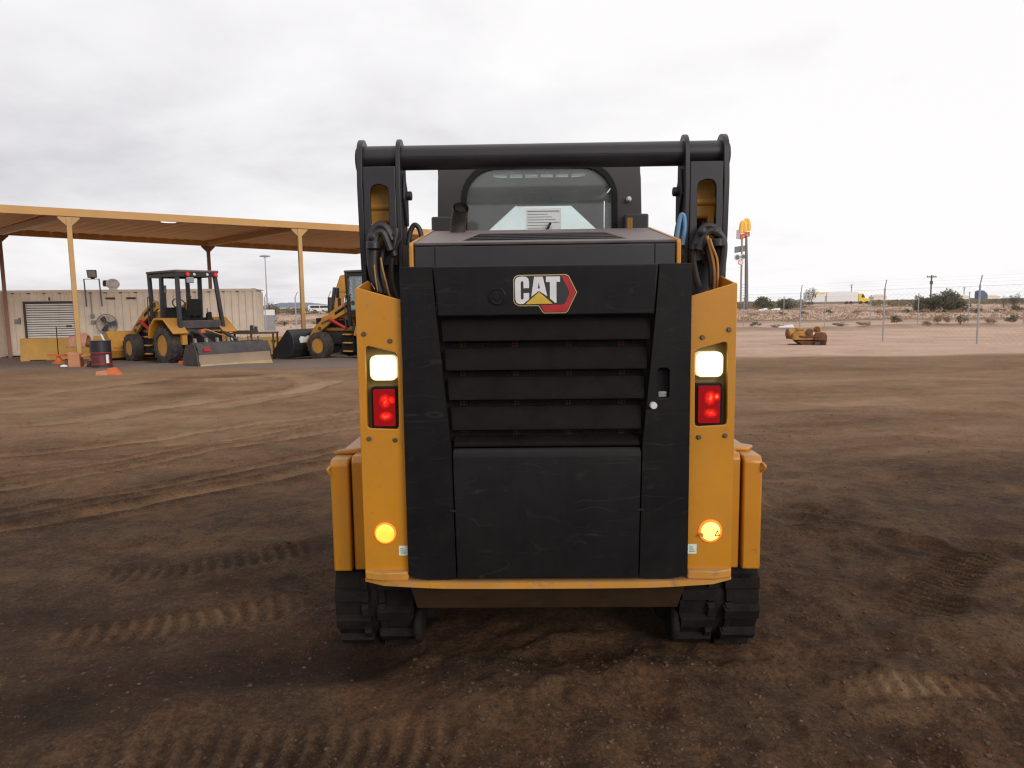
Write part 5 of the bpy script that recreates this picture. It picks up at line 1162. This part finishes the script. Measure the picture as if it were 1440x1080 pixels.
# steel work table
tb = thing('work_table', 'rusty steel work table with a vice behind the box blade', 'table', seat(onY(355, 24.6), .0), .12)
hw = .72; 
for x_, y_ in ((-hw,-.35),(hw,-.35),(-hw,.35),(hw,.35),(.0,-.35)): MB().box((x_-.03, y_-.03, 0), (x_+.03, y_+.03, .86)).build('leg', rust, tb)
MB().box((-hw-.05,-.4,.862), (hw+.05,.4,.91)).build('table_top', rust, tb, bevel=.005)
vc = thing('bench_vice', 'dark bench vice on the rusty steel table', 'vice', Vector(tb.location)+Vector((.0, 0, .912)), .1)
MB().box((-.14,-.1,0), (.14,.1,.05)).build('vice_base', dstl, vc); MB().box((-.1,-.07,.052), (.0,.07,.24)).build('jaw', dstl, vc, bevel=.01); MB().box((.05,-.07,.052), (.13,.07,.2)).build('jaw', dstl, vc, bevel=.01); MB().cyl((.0,0,.12), (.05,0,.12), .03, 10).build('screw', stl, vc)
o = MB().box((-.35,-.15,0), (.35,.15,.06)).build('steel_tray', dstl, None, bevel=.01); o.location = Vector(tb.location)+Vector((-.3, 0, .915)); tag(o, 'flat dark tray of tools on the left half of the table', 'tray')
o = MB().lathe([(.06,0),(.07,.2),(.04,.24),(0,.24)], (0,0,0), 'z', 12).build('paint_can', orng); o.location = Vector(tb.location)+Vector((.34, -.55, .45)); o.location.z = gh(o.location.x, o.location.y); o.scale = (1.1,1.1,2.4); tag(o, 'small orange and white can below the steel table', 'can')

# ================================================================ vegetation
def crown(c_, rx, ry, rz, n, size, m, name, parent, clumps=14, flat=.0):
    mb_ = MB(); cc = []
    for k in range(clumps):
        while True:
            p = Vector((random.uniform(-1,1), random.uniform(-1,1), random.uniform(-.8,1)))
            if .25 < p.length < 1: break
        cc.append((Vector((p.x*rx*.8, p.y*ry*.8, p.z*rz*.75)), random.uniform(.28,.5)))
    for k in range(n):
        ctr, rr_ = random.choice(cc); d = Vector((random.gauss(0,1), random.gauss(0,1), random.gauss(0,1))); d.normalize(); d *= rr_*random.random()**.4
        p = Vector(c_)+ctr+Vector((d.x*rx, d.y*ry, d.z*rz))
        if p.z < .02: p.z = random.uniform(.02, .15)
        a = Vector((random.gauss(0,1), random.gauss(0,1), random.gauss(0,1))).normalized(); b_ = a.cross(Vector((random.gauss(0,1), random.gauss(0,1), random.gauss(0,1)))).normalized(); s_ = size*random.uniform(.5,1.4)
        mb_.add([p-a*s_, p+b_*s_*.5, p+a*s_, p-b_*s_*.5], [(0,1,2,3)])
    me_ = bpy.data.meshes.new(name); me_.from_pydata(mb_.v, [], mb_.f); me_.materials.append(m)
    o = bpy.data.objects.new(name, me_); COL.objects.link(o); o.parent = parent; return o
def tree(name, label, cat, px, Yd, wpx, hpx, m, grp=None, n=900, leaf=None, dens=1.0):
    sc = Yd/1000; rx = wpx*sc/2; h = hpx*sc; loc = onY(px, Yd); loc.z = gh(loc.x, loc.y)-.05
    t_ = thing(name, label, cat, loc, random.uniform(0, 6), grp)
    low = cat == 'bush'
    crown((0,0,h*(.40 if low else .56)), rx*(1.12 if low else 1), rx*.8, h*(.58 if low else .46), int(n*dens*(2 if low else 1.3)), leaf or max(.05, rx*.055), m, 'crown', t_, 26 if low else 18)
    tr = MB()
    for k in range(4):
        an = random.uniform(0, 6.28); tr.tube(smooth_path([(0.05*math.cos(an),0.05*math.sin(an),-.05), (rx*.18*math.cos(an), rx*.18*math.sin(an), h*.3), (rx*.5*math.cos(an), rx*.5*math.sin(an), h*.72)], 3), [max(.03, h*.022)*(1-.11*q_) for q_ in range(7)], 5)
    tr.build('trunk', twig, t_); return t_
gT = 'desert trees and bushes beyond the fences'
tree('desert_tree', 'grey green desert tree beside the right end of the tan container', 'tree', 379, 75, 30, 34, leaf3, gT, 1500)
tree('desert_bush', 'wide dark green bush beyond the right hand fence below the utility pole', 'bush', 1331, 95, 54, 33, leaf1, gT, 2600)
tree('desert_bush', 'olive bush joined to the left side of the wide dark bush', 'bush', 1297, 97, 42, 26, leaf1, gT, 1600)
tree('desert_bush', 'dark bush cut by the right edge of the picture', 'bush', 1428, 110, 22, 24, leaf1, gT, 900)
tree('desert_bush', 'small olive bush left of the bush at the right edge', 'bush', 1411, 115, 12, 20, leaf3, gT, 500)
tree('desert_bush', 'dark green bush at the foot of the tall restaurant sign', 'bush', 1073, 150, 38, 20, leaf1, gT, 1400)
tree('desert_bush', 'low dark bush between the tall sign and the white semi trailer', 'bush', 1104, 155, 36, 17, leaf1, gT, 1100)
tree('desert_tree', 'dark tree standing just left of the white semi trailer', 'tree', 1139, 215, 22, 25, leaf1, gT, 800)
tree('desert_bush', 'small dark bush right behind the yellow corner of the track loader', 'bush', 1041, 150, 12, 12, leaf1, gT, 400)
tree('desert_bush', 'far low bush line left of the white passenger van', 'bush', 415, 190, 26, 9, leaf3, gT, 500)
# scrub: the nearer tufts one by one
scr = None; k = 0
sp_ = [(1062,457,20,6),(1093,461,26,6),(1180,462,22,5),(1216,458,26,6),(1262,456,22,10),(1324,455,26,13),(1352,459,20,11),(1395,455,18,10),(1422,457,20,11),(1304,460,20,7),(1275,441,16,6),(1238,437,18,6),(1165,439,16,6),(1205,440,18,6),(1100,440,16,5),(1060,438,22,5),(1130,437,18,5),(1300,437,20,6),(1372,436,24,7),(1405,438,22,7),(1432,440,18,8),(1345,440,18,5),(398,449,22,6),(447,447,26,6),(472,450,20,6),(420,444,22,5)]
protos = []
for q_ in range(4):
    pr = bpy.data.objects.new('scrub_bush', None)
    o = crown((0,0,.42), 1.0, .9, .45, 420, .085, leaf2 if q_ % 2 else leaf3, 'scrub_bush', None, 10); protos.append(o.data); bpy.data.objects.remove(o); bpy.data.objects.remove(pr)
SL = ['dry scrub tuft on the berm right beside the yellow corner post of the track loader', 'flat scrub tuft on the berm just left of the crumpled white sheet',
 'flat scrub tuft on the berm right of the rusty engine', 'scrub tuft on the berm midway between the rusty engine and the next tall fence post',
 'scrub tuft on the berm just right of the middle tall fence post', 'biggest scrub tuft on the berm, straight below the wide dark bush',
 'scrub tuft on the berm just left of the rightmost tall fence post', 'scrub tuft on the berm just right of the rightmost tall fence post', 'scrub tuft on the berm nearest the right edge of the picture',
 'low scrub tuft on the berm below the olive bush', 'far scrub bush left below the olive bush', 'far scrub bush just left of the middle tall fence post', 'far scrub bush straight below the white semi trailer',
 'far scrub bush below the yellow tractor unit', 'far scrub bush below the low dark bush right of the tall sign', 'far scrub bush at the foot of the yellow arches sign', 'far scrub bush just right of the leftmost tall fence post',
 'far scrub bush at the left foot of the olive bush', 'far scrub bush behind the rightmost tall fence post', 'far scrub bush below the small olive bush near the right edge', 'far scrub bush below the dark bush cut by the right edge',
 'far scrub bush at the right foot of the wide dark bush', 'scrub bush below the low white building', 'scrub bush just below the passenger van', 'scrub bush under the van near the folded boom', 'scrub bush beside the front canopy post']
for k, (px, py, wpx, hpx) in enumerate(sp_):
    Yd = 46.3 if 453 < py and px > 1000 else (70 if px < 600 else 88)
    o = bpy.data.objects.new('scrub_bush', protos[k % 4]); COL.objects.link(o); loc = onY(px, Yd+random.uniform(-1.5, 1.5)*(2 if Yd > 50 else .4)); loc.z = gh(loc.x, loc.y)-.04; o.location = loc
    sx = wpx*Yd/2000; o.scale = (sx, sx*.9, hpx*1.25*Yd/1000/.85); o.rotation_euler.z = random.uniform(0, 6)
    tag(o, SL[k], 'bush', 'scrub bushes on the berm' if Yd < 50 else ('scrub bushes on the far desert right' if px > 600 else 'scrub bushes beyond the canopy'))
# the rest of the far scrub reads as one mass
SB = MB()
for k in range(2200):
    Yd = 62+random.random()**1.5*260; px = random.uniform(340, 1480) if random.random() < .75 else random.uniform(1030, 1480)
    p = onY(px, Yd); z = gh(p.x, p.y); r = random.uniform(.2, .7)
    for q_ in range(8):
        a = Vector((random.gauss(0,1), random.gauss(0,.6), abs(random.gauss(0,.7)))).normalized(); c0 = Vector((p.x+random.uniform(-r, r), p.y+random.uniform(-r, r), z+random.uniform(.05, r*.6))); b_ = Vector((-a.z, .2, a.x)).normalized()
        SB.add([c0-a*r*.2, c0+b_*r*.10, c0+a*r*.2, c0-b_*r*.10], [(0,1,2,3)])
me_ = bpy.data.meshes.new('far_scrub'); me_.from_pydata(SB.v, [], SB.f); me_.materials.append(leaf2); o = bpy.data.objects.new('far_scrub', me_); COL.objects.link(o); o['kind'] = 'stuff'; tag(o, 'low dry scrub covering the desert beyond the fences', 'scrub')

BR = MB()
for k in range(900):
    Yd = random.uniform(170, 330); px = random.choice((random.uniform(1030, 1130), random.uniform(1225, 1480), random.uniform(1225, 1480), random.uniform(340, 480)))
    p = onY(px, Yd); z = gh(p.x, p.y); r = random.uniform(.6, 1.6)
    for q_ in range(14):
        a = Vector((random.gauss(0,1), random.gauss(0,.6), abs(random.gauss(0,.8)))).normalized(); c0 = Vector((p.x+random.gauss(0, r*.7), p.y+random.uniform(-r, r), z+random.uniform(.05, r*.75))); b_ = Vector((-a.z, .2, a.x)).normalized(); w_ = r*.26
        BR.add([c0-a*w_, c0+b_*w_*.6, c0+a*w_, c0-b_*w_*.6], [(0,1,2,3)])
o = raw(BR, 'far_brush', leafmat('far_olive', (.17,.14,.09), .35)); tag(o, 'low olive brush lining the far road along the horizon', 'brush')

# ================================================================ fences
gal = mat('galvanised', (.34,.34,.35), .5, metal=.3, var=.1)
galw = mat('galvanised_wire', (.30,.30,.30), .5, metal=.3, var=.1)
def chain_fence(label, pts, H, rp_, arm=0, pitch=.22):
    O = Vector((pts[0][0], pts[0][1], 0)); r_ = thing('chain_link_fence', label, 'fence', O, 0)
    P = [Vector((x, y, gh(x, y)-.05)) for x, y in pts]
    for i, p in enumerate(P):
        r = rp_[i] if isinstance(rp_, list) else rp_; q_ = p-O
        b_ = MB().tube([q_, q_+Vector((0,0,H))], r, 8); po = b_.build('fence_post', gal, r_)
        if arm:
            MB().tube([q_+Vector((0,0,H)), q_+Vector((arm*.32, -.05, H+.36))], r*.6, 6).build('barb_arm', gal, po)
    for i in range(len(P)-1):
        a, c_ = P[i]-O, P[i+1]-O; d = c_-a; L_ = math.hypot(d.x, d.y)
        MB().tube([a+Vector((0,0,H-.05)), c_+Vector((0,0,H-.05))], .004, 4).build('top_wire', galw, r_)
        cl = MB(); nn = int(L_/pitch)
        for k in range(-int(H/pitch), nn):
            for sg in (1, -1):
                u0 = k*pitch if sg > 0 else k*pitch+H; u1 = u0+sg*H
                z0, z1 = .05, H-.06
                if u0 < 0: z0 += -u0; u0 = 0
                if u0 > L_: z0 += (u0-L_); u0 = L_
                if u1 > L_: z1 -= (u1-L_); u1 = L_
                if u1 < 0: z1 -= -u1; u1 = 0
                if z1-z0 < .05: continue
                cl.tube([a+d*(u0/L_)+Vector((0,0,z0)), a+d*(u1/L_)+Vector((0,0,z1))], .0015, 3, caps=False)
        cl.build('chain_link', galw, r_, kind='stuff', smooth=0)
        if arm:
            for k in range(3):
                o_ = Vector((arm*(.1+.1*k), -.02, H+.1+.12*k)); MB().tube([a+o_, c_+o_], .0016, 3).build('barbed_wire', galw, r_)
def xy_(px, Y): v = onY(px, Y); return (v.x, v.y)
chain_fence('near chain link fence with tall grey posts right of the track loader', [xy_(1000, 47), xy_(1125.5, 36.5), xy_(1243, 30.4), xy_(1376, 27.3), (20.2, 23.4), (22, 19)], 2.30, .034, arm=.10)
chain_fence('farther chain link fence with thin posts along the dirt berm', [xy_(985, 50), xy_(1046, 50), xy_(1102, 49.5), xy_(1160, 49), xy_(1224, 48.5), xy_(1291, 48), xy_(1362, 47.5), xy_(1440, 47), xy_(1520, 46.5)], 2.2, .03)
chain_fence('far chain link fence with barbed arms seen under the canopy', [xy_(330, 50), xy_(373, 50), xy_(416, 49.5), xy_(463, 49), xy_(510, 48.5), xy_(560, 48)], 2.55, .045, arm=.6)

# ================================================================ far signs, poles and vehicles
def pole(name, label, cat, px, Yd, ytop, r, m, r2=None):
    p = onY(px, Yd); p.z = gh(p.x, p.y)-.1; t_ = thing(name, label, cat, p); h = at(px, ytop, Yd).z-p.z
    MB().tube([(0,0,0), (0,0,h)], [r, r2 or r], 10).build('shaft', m, t_); return t_, h
pg = mat('far_pole_grey', (.33,.33,.34), .6)
t_, h = pole('mast_light', 'tall thin mast light far behind under the canopy', 'mast light', 376.5, 120, 361, .13, pg, .07)
MB().lathe([(.2, h-.1), (.85, h), (.85, h+.16), (.2, h+.3), (0, h+.3)], (0,0,0), 'z', 14).build('light_ring', pg, t_)
wpole = mat('wood_pole', (.12,.09,.07), .8)
for px, Yd, yt, lab in ((1307.5, 160, 387, 'utility pole with a crossarm rising behind the wide dark bush'), (1354, 420, 404, 'tiny far utility pole right of the wide dark bush'), (1196, 420, 400, 'tiny far utility pole above the white semi trailer')):
    t_, h = pole('utility_pole', lab, 'utility pole', px, Yd, yt, .16 if Yd < 200 else .18, wpole)
    MB().box((-1.1, -.08, h-.5), (1.1, .08, h-.28)).build('crossarm', wpole, t_)
    for q_ in (-.9, -.4, .4, .9): MB().cyl((q_, 0, h-.28), (q_, 0, h-.05), .06, 8).build('insulator', wpole, t_)
    MB().box((-.25, -.2, h-2.0), (.25, .2, h-1.3)).build('transformer', wpole, t_)
# restaurant sign on a tall pole
SY = 150
p = onY(1049.5, SY); p.z = gh(p.x, p.y)-.1
SG = thing('restaurant_sign', 'tall pole sign with yellow arches over a red box', 'sign', p)
def sq(px, py): v = at(px, py, SY)-p; return (v.x, v.z)
x0, z0 = sq(1049.5, 331)
MB().tube([(0,0,0), (x0*.5, 0, z0*.55), (x0, 0, z0)], [.40, .36, .22], 12).build('sign_pole', mat('sign_pole_grey', (.16,.15,.14), .6), SG)
a0, b0 = sq(1040.5, 337); a1, b1 = sq(1056.5, 329)
MB().hexa([(a0,-.5,b0),(a1,.9,b0+.75),(a1,1.5,b0+.75),(a0,.1,b0),(a0,-.5,b0+1.05),(a1,.9,b0+1.75),(a1,1.5,b0+1.75),(a0,.1,b0+1.05)]).build('red_box', mred, SG, bevel=.05)
lw = (a1-a0)
MB().hexa([(a0+.2*lw,-.52+.2*1.4,b0+.42),(a0+.8*lw,-.52+.8*1.4,b0+.84),(a0+.8*lw,-.5+.8*1.4,b0+.84),(a0+.2*lw,-.5+.2*1.4,b0+.42),(a0+.2*lw,-.52+.2*1.4,b0+.66),(a0+.8*lw,-.52+.8*1.4,b0+1.10),(a0+.8*lw,-.5+.8*1.4,b0+1.10),(a0+.2*lw,-.5+.2*1.4,b0+.66)]).build('lettering', mat('pale_lettering', (.75,.45,.35), .6), SG)
_, zt0 = sq(1048, 309.5)
for k in range(2):                      # two tall rounded arches side by side
    c_ = a0+lw*(.30+.40*k); hw_ = lw*.205; pts = []
    for q_ in range(17): t2 = math.pi*q_/16; pts.append((c_-hw_*.8*math.cos(t2), b0+1.45+k*.5+(zt0-b0-1.9)*math.sin(t2)**.75))
    MB().tube([(x, -.1+1.4*(.30+.40*k)+.0, z) for x, z in pts], .50, 10).build('arch', myel, SG)
p2 = onY(1041.2, 158); p2.z = gh(p2.x, p2.y)-.1; S2 = thing('fuel_sign', 'grey panel sign on twin poles left of the yellow arches', 'sign', p2)
def sq2(px, py): v = at(px, py, 158)-p2; return (v.x, v.z)
_, zt1 = sq2(1041.2, 331); tanp2 = mat('sign_pole_tan', (.36,.26,.17), .6)
MB().tube([(0,0,0), (0,0,zt1)], .20, 10).build('sign_pole', tanp2, S2)
x0, z0 = sq2(1032.5, 356); x1, z1 = sq2(1052, 346.5)
MB().hexa([(x0,-.5,z0),(x1,.6,z0+.5),(x1,1.0,z0+.5),(x0,-.1,z0),(x0,-.5,z0+1.35),(x1,.6,z0+1.75),(x1,1.0,z0+1.75),(x0,-.1,z0+1.35)]).build('sign_panel', signg, S2, bevel=.03)
x0, z0 = sq2(1036.5, 336); MB().box((x0-.1,-.2,z0), (x0+.75,.2,z0+1.9)).build('small_panel', mat('mauve_panel', (.45,.40,.46), .6), S2)
for px, py, r, m_ in ((1036.5, 362, .72, whp), (1044.5, 361, .65, whp), (1041, 369, .6, mat('pink_disc', (.65,.32,.26), .5))):
    x0, z0 = sq2(px, py); MB().lathe([(r, -.28), (r, -.12), (r*.85, -.12), (0, -.12)], (x0, 0, z0), 'y', 18).build('disc_sign', m_, S2)
    MB().lathe([(r*.7, -.30), (r*.7, -.281), (0, -.281)], (x0, 0, z0), 'y', 18).build('disc_face', signg if m_ is whp else whp, S2)
_, zb1 = sq2(1041, 424); _, zb2 = sq2(1041, 400)
for xx in (-.15, 1.0): MB().tube([(xx, -.3, zb1-.5), (xx, -.3, zb2)], .07, 6).build('ladder_rail', pg, S2)
for k in range(7): z = zb1+(zb2-zb1)*k/6; MB().tube([(-.15, -.3, z), (1.0, -.3, z)], .05, 6).build('ladder_rung', pg, S2)
# long white trailers behind a yellow tractor unit
TY_ = 235
p = onY(1133.5, TY_); p.z = gh(p.x, p.y); TK = thing('semi_truck', 'white semi trailer drawn by a yellow tractor unit on the far road', 'truck', p)
def tq(px): d = ray(px, 440); return d.x/d.y*TY_-p.x
zb, zt = at(1165, 424.5, TY_).z-p.z, at(1165, 411, TY_).z-p.z
for a, c_ in ((1133.5, 1161.3), (1162.2, 1206)):
    bx_ = MB().box((tq(a), 0, zb), (tq(c_), 2.6, zt)).build('trailer', whp, TK, bevel=.05)
    MB().box((tq(a), -.03, zb-.22), (tq(c_), .0, zb+.08)).build('side_rail', grey, bx_)
for k in range(2): MB().box((tq(1143+8.5*k), -.04, zt-.62), (tq(1150+8.5*k), -.005, zt-.12)).build('lettering', tyel, TK)
for px in (1136, 1141, 1190, 1196, 1210, 1218.5):
    x = tq(px); MB().lathe([(.25,-.05),(.55,-.05),(.55,.3),(.25,.3)], (x, 0, .5), 'y', 16, closed=True).build('wheel', tyr, TK)
MB().xz([(tq(1207),.7),(tq(1222.5),.7),(tq(1222.5),1.7),(tq(1216),2.0),(tq(1213),3.5),(tq(1207.2),3.5)], .15, 2.45).build('tractor_cab', tyel, TK, bevel=.08)
MB().xz([(tq(1214.2),2.15),(tq(1216),2.15),(tq(1213.9),3.2),(tq(1211),3.2),(tq(1211),2.15)], .12, .149).build('window', bwin, TK)
MB().box((tq(1134), .2, .35), (tq(1221), 2.3, .62)).build('frame', dstl, TK)
# passenger van and the low white building
VY = 190; p = onY(433, VY); p.z = gh(p.x, p.y); VN = thing('passenger_van', 'white passenger van on the far road seen under the canopy', 'van', p)
VL = 11.0
MB().xz([(0,.5),(VL*.97,.5),(VL,.9),(VL*.95,1.35),(VL*.86,1.5),(VL*.80,2.2),(.25,2.25),(0,1.9)], 0, 2.0).build('body', whp, VN, bevel=.08)
for a, c_ in ((.7,3.1),(3.3,5.6),(5.8,7.6),(7.75,8.6)): MB().box((a, -.02, 1.42), (c_, -.004, 2.02)).build('window', bwin, VN)
for x in (1.9, 9.2): MB().lathe([(.2,-.06),(.52,-.06),(.52,.25),(.2,.25)], (x, 0, .48), 'y', 18, closed=True).build('wheel', tyr, VN)
p = onY(394, 260); p.z = gh(p.x, p.y)-.3; LB = thing('low_building', 'low white building left of the passenger van', 'building', p)
MB().box((0, 0, 0), (6.5, 5, 1.6)).build('wall', whp, LB); MB().box((-.2,-.2,1.601), (6.7,5.2,1.75)).build('roof', grey, LB); MB().box((1,-.05,.5), (2,-.005,1.2)).build('window', bwin, LB)
p = onY(370, 54); p.z = gh(p.x, p.y); WB = thing('white_board', 'white board on low legs beyond the container end', 'board', p)
_, zt1 = (0, at(377, 435.5, 54).z-p.z); MB().box((0,-.03,zt1-.42), (.88,.0,zt1)).build('panel', whp, WB); MB().box((.03,-.02,.1), (.85,.0,zt1-.44)).build('lower_panel', grey, WB)
for x in (.0, .84): MB().box((x,-.02,0), (x+.04,.02,zt1-.001)).build('leg', grey, WB)
# far sheds and a blue tank on the skyline at right
p = onY(1376, 380); p.z = gh(p.x, p.y); BT = thing('blue_tank', 'small blue tank on the skyline behind the right fence post', 'tank', p)
zz0 = at(1378, 415, 380).z-p.z; MB().xz([(-.8,0),(4.6,0),(4.4,zz0+.5),(2.5,zz0+2.3),(.4,zz0+2.6),(-.8,zz0+2.0)], 0, 3).build('tank_shell', tealb, BT, bevel=.2)
for px0, px1, yt, lab in ((1348, 1362, 414.5, 'far low white roof left of the blue tank'), (1228, 1246, 414, 'far low pale shed right of the yellow tractor unit'), (1385, 1405, 414.5, 'far low white roof right of the blue tank')):
    p = onY(px0, 400); p.z = gh(p.x, p.y); t_ = thing('far_shed', lab, 'shed', p); wd = onY(px1, 400).x-p.x; h = max(1.2, at(px0, yt, 400).z-p.z)
    MB().box((0, 0, 0), (wd, 6, h*.72)).build('wall', tanp, t_); MB().xz([(-.3,h*.722),(wd+.3,h*.722),(wd*.5,h)], -.3, 6.3).build('roof', whp, t_)

# ================================================================ rusty yellow engine block on the dirt
p = seat(gnd(1134, 485), .03); k_ = p.y/1000
EN = thing('engine_block', 'rusty yellow diesel engine lying on the pink dirt by the fence', 'engine', p, R(-8))
def eq(px, py): return ((px-1134)*k_, (485-py)*k_)
def ep_(mb, n, m, **k): return mb.build(n, m, EN, **k)
ye = mat('rust_stained_yellow', (.40,.20,.035), .6, var=.25, vscale=5, grime=.45, dust=.2, dustcol=(.2,.09,.04))
ry = mat('rusty_casting', (.13,.05,.025), .8, var=.35, vscale=6, bump=.3)
ep_(MB().xz([eq(1112,476),eq(1150,476),eq(1156,471),eq(1152,466),eq(1137,464),eq(1120,464),eq(1113,468)], -.38, .38), 'crankcase', ye, bevel=.04)
ep_(MB().xz([eq(1139,476.5),eq(1157,478),eq(1158,470),eq(1152,465.5),eq(1141,467)], -.42, .42), 'rusty_cover', ry, bevel=.04)
ep_(MB().xz([eq(1117,477),eq(1152,477),eq(1148,485),eq(1128,485),eq(1120,480)], -.30, .30), 'oil_pan', ry, bevel=.03)
ep_(MB().cyl((eq(1107,468)[0], 0, eq(1107,468)[1]), (eq(1120,468)[0], 0, eq(1120,468)[1]), .20, 18), 'gear_housing', ye, bevel=.03)
ep_(MB().lathe([(.0, eq(1105.8,0)[0]), (.12, eq(1105.8,0)[0]), (.21, eq(1107,0)[0]), (.21, eq(1109,0)[0])], (0, 0, eq(0,468)[1]), 'x', 18), 'pulley', ry)
ep_(MB().lathe([(.06,-.44),(.14,-.44),(.15,-.38),(.10,-.36)], (eq(1134,0)[0], 0, eq(0,465.5)[1]), 'y', 18), 'turbo_ring', ry)
ep_(MB().ball((eq(1134,465)[0], -.3, eq(0,465)[1]), .13, 7), 'turbocharger', ye)
ep_(MB().ball((eq(1146,462)[0], -.2, eq(0,462)[1]), .15, 7, (1.1,1,.95)), 'manifold', ye); ep_(MB().lathe([(.05,-.42),(.10,-.42),(.10,-.3),(.05,-.3)], (eq(1144.5,0)[0], 0, eq(0,461.5)[1]), 'y', 14), 'manifold_port', ry)
ep_(MB().cyl((eq(1151,0)[0], .02, eq(0,476)[1]), (eq(1159,0)[0], .02, eq(0,476)[1]), .28, 22), 'flywheel_housing', ry, bevel=.03)
ep_(MB().ball((eq(1139,0)[0], -.40, eq(0,467.5)[1]), .055, 5), 'white_fitting', whp)
ep_(MB().box((eq(1119,0)[0], -.25, eq(0,464)[1]), (eq(1128,0)[0], .25, eq(0,459.5)[1])), 'valve_cover', ye, bevel=.03)
ep_(MB().tube(smooth_path([(eq(1118,0)[0],-.3,eq(0,470)[1]), (eq(1126,0)[0],-.42,eq(0,472)[1]), (eq(1150,0)[0],-.42,eq(0,471)[1])], 4), .03, 8), 'oil_line', ry)
ep_(MB().box((eq(1112,0)[0], -.45, .0), (eq(1150,0)[0], -.3, .06)), 'skid', wpole); ep_(MB().box((eq(1112,0)[0], .3, .0), (eq(1150,0)[0], .45, .06)), 'skid', wpole); ep_(MB().cyl((eq(1141,0)[0], -.36, eq(0,482)[1]), (eq(1148,0)[0], -.36, eq(0,482)[1]), .085, 14), 'oil_filter', dstl)
# white sheet blown against the berm
p = seat(onY(1105, 45.0), -.02); o = MB().hexa([(-.45,-.1,0),(.5,-.15,0),(.5,.2,0),(-.4,.2,0),(-.42,-.08,.05),(.45,-.1,.17),(.5,.18,.20),(-.4,.16,.06)]).build('white_sheet', whp, None, bevel=.01); o.location = p; tag(o, 'crumpled white sheet lying on the berm above the rusty engine', 'sheet')
p = seat(onY(1080, 100), 0); 
for px, py in ((1072, 425.5), (1090, 424.8), (1404, 431.5)):
    o = MB().hexa([(-.8,-.3,0),(.9,-.3,0),(.9,.3,0),(-.8,.3,0),(-.6,-.2,.25),(.8,-.2,.45),(.8,.2,.45),(-.6,.2,.25)]).build('pale_rubble', whp, None, bevel=.02); q_ = onY(px, 130 if px < 1200 else 95); o.location = (q_.x, q_.y, gh(q_.x, q_.y)); tag(o, {1072: 'pale rubble pile at the foot of the tall sign', 1090: 'pale rubble pile right of the tall sign bush', 1404: 'pale plank of rubble left of the bush at the right edge'}[px], 'rubble')
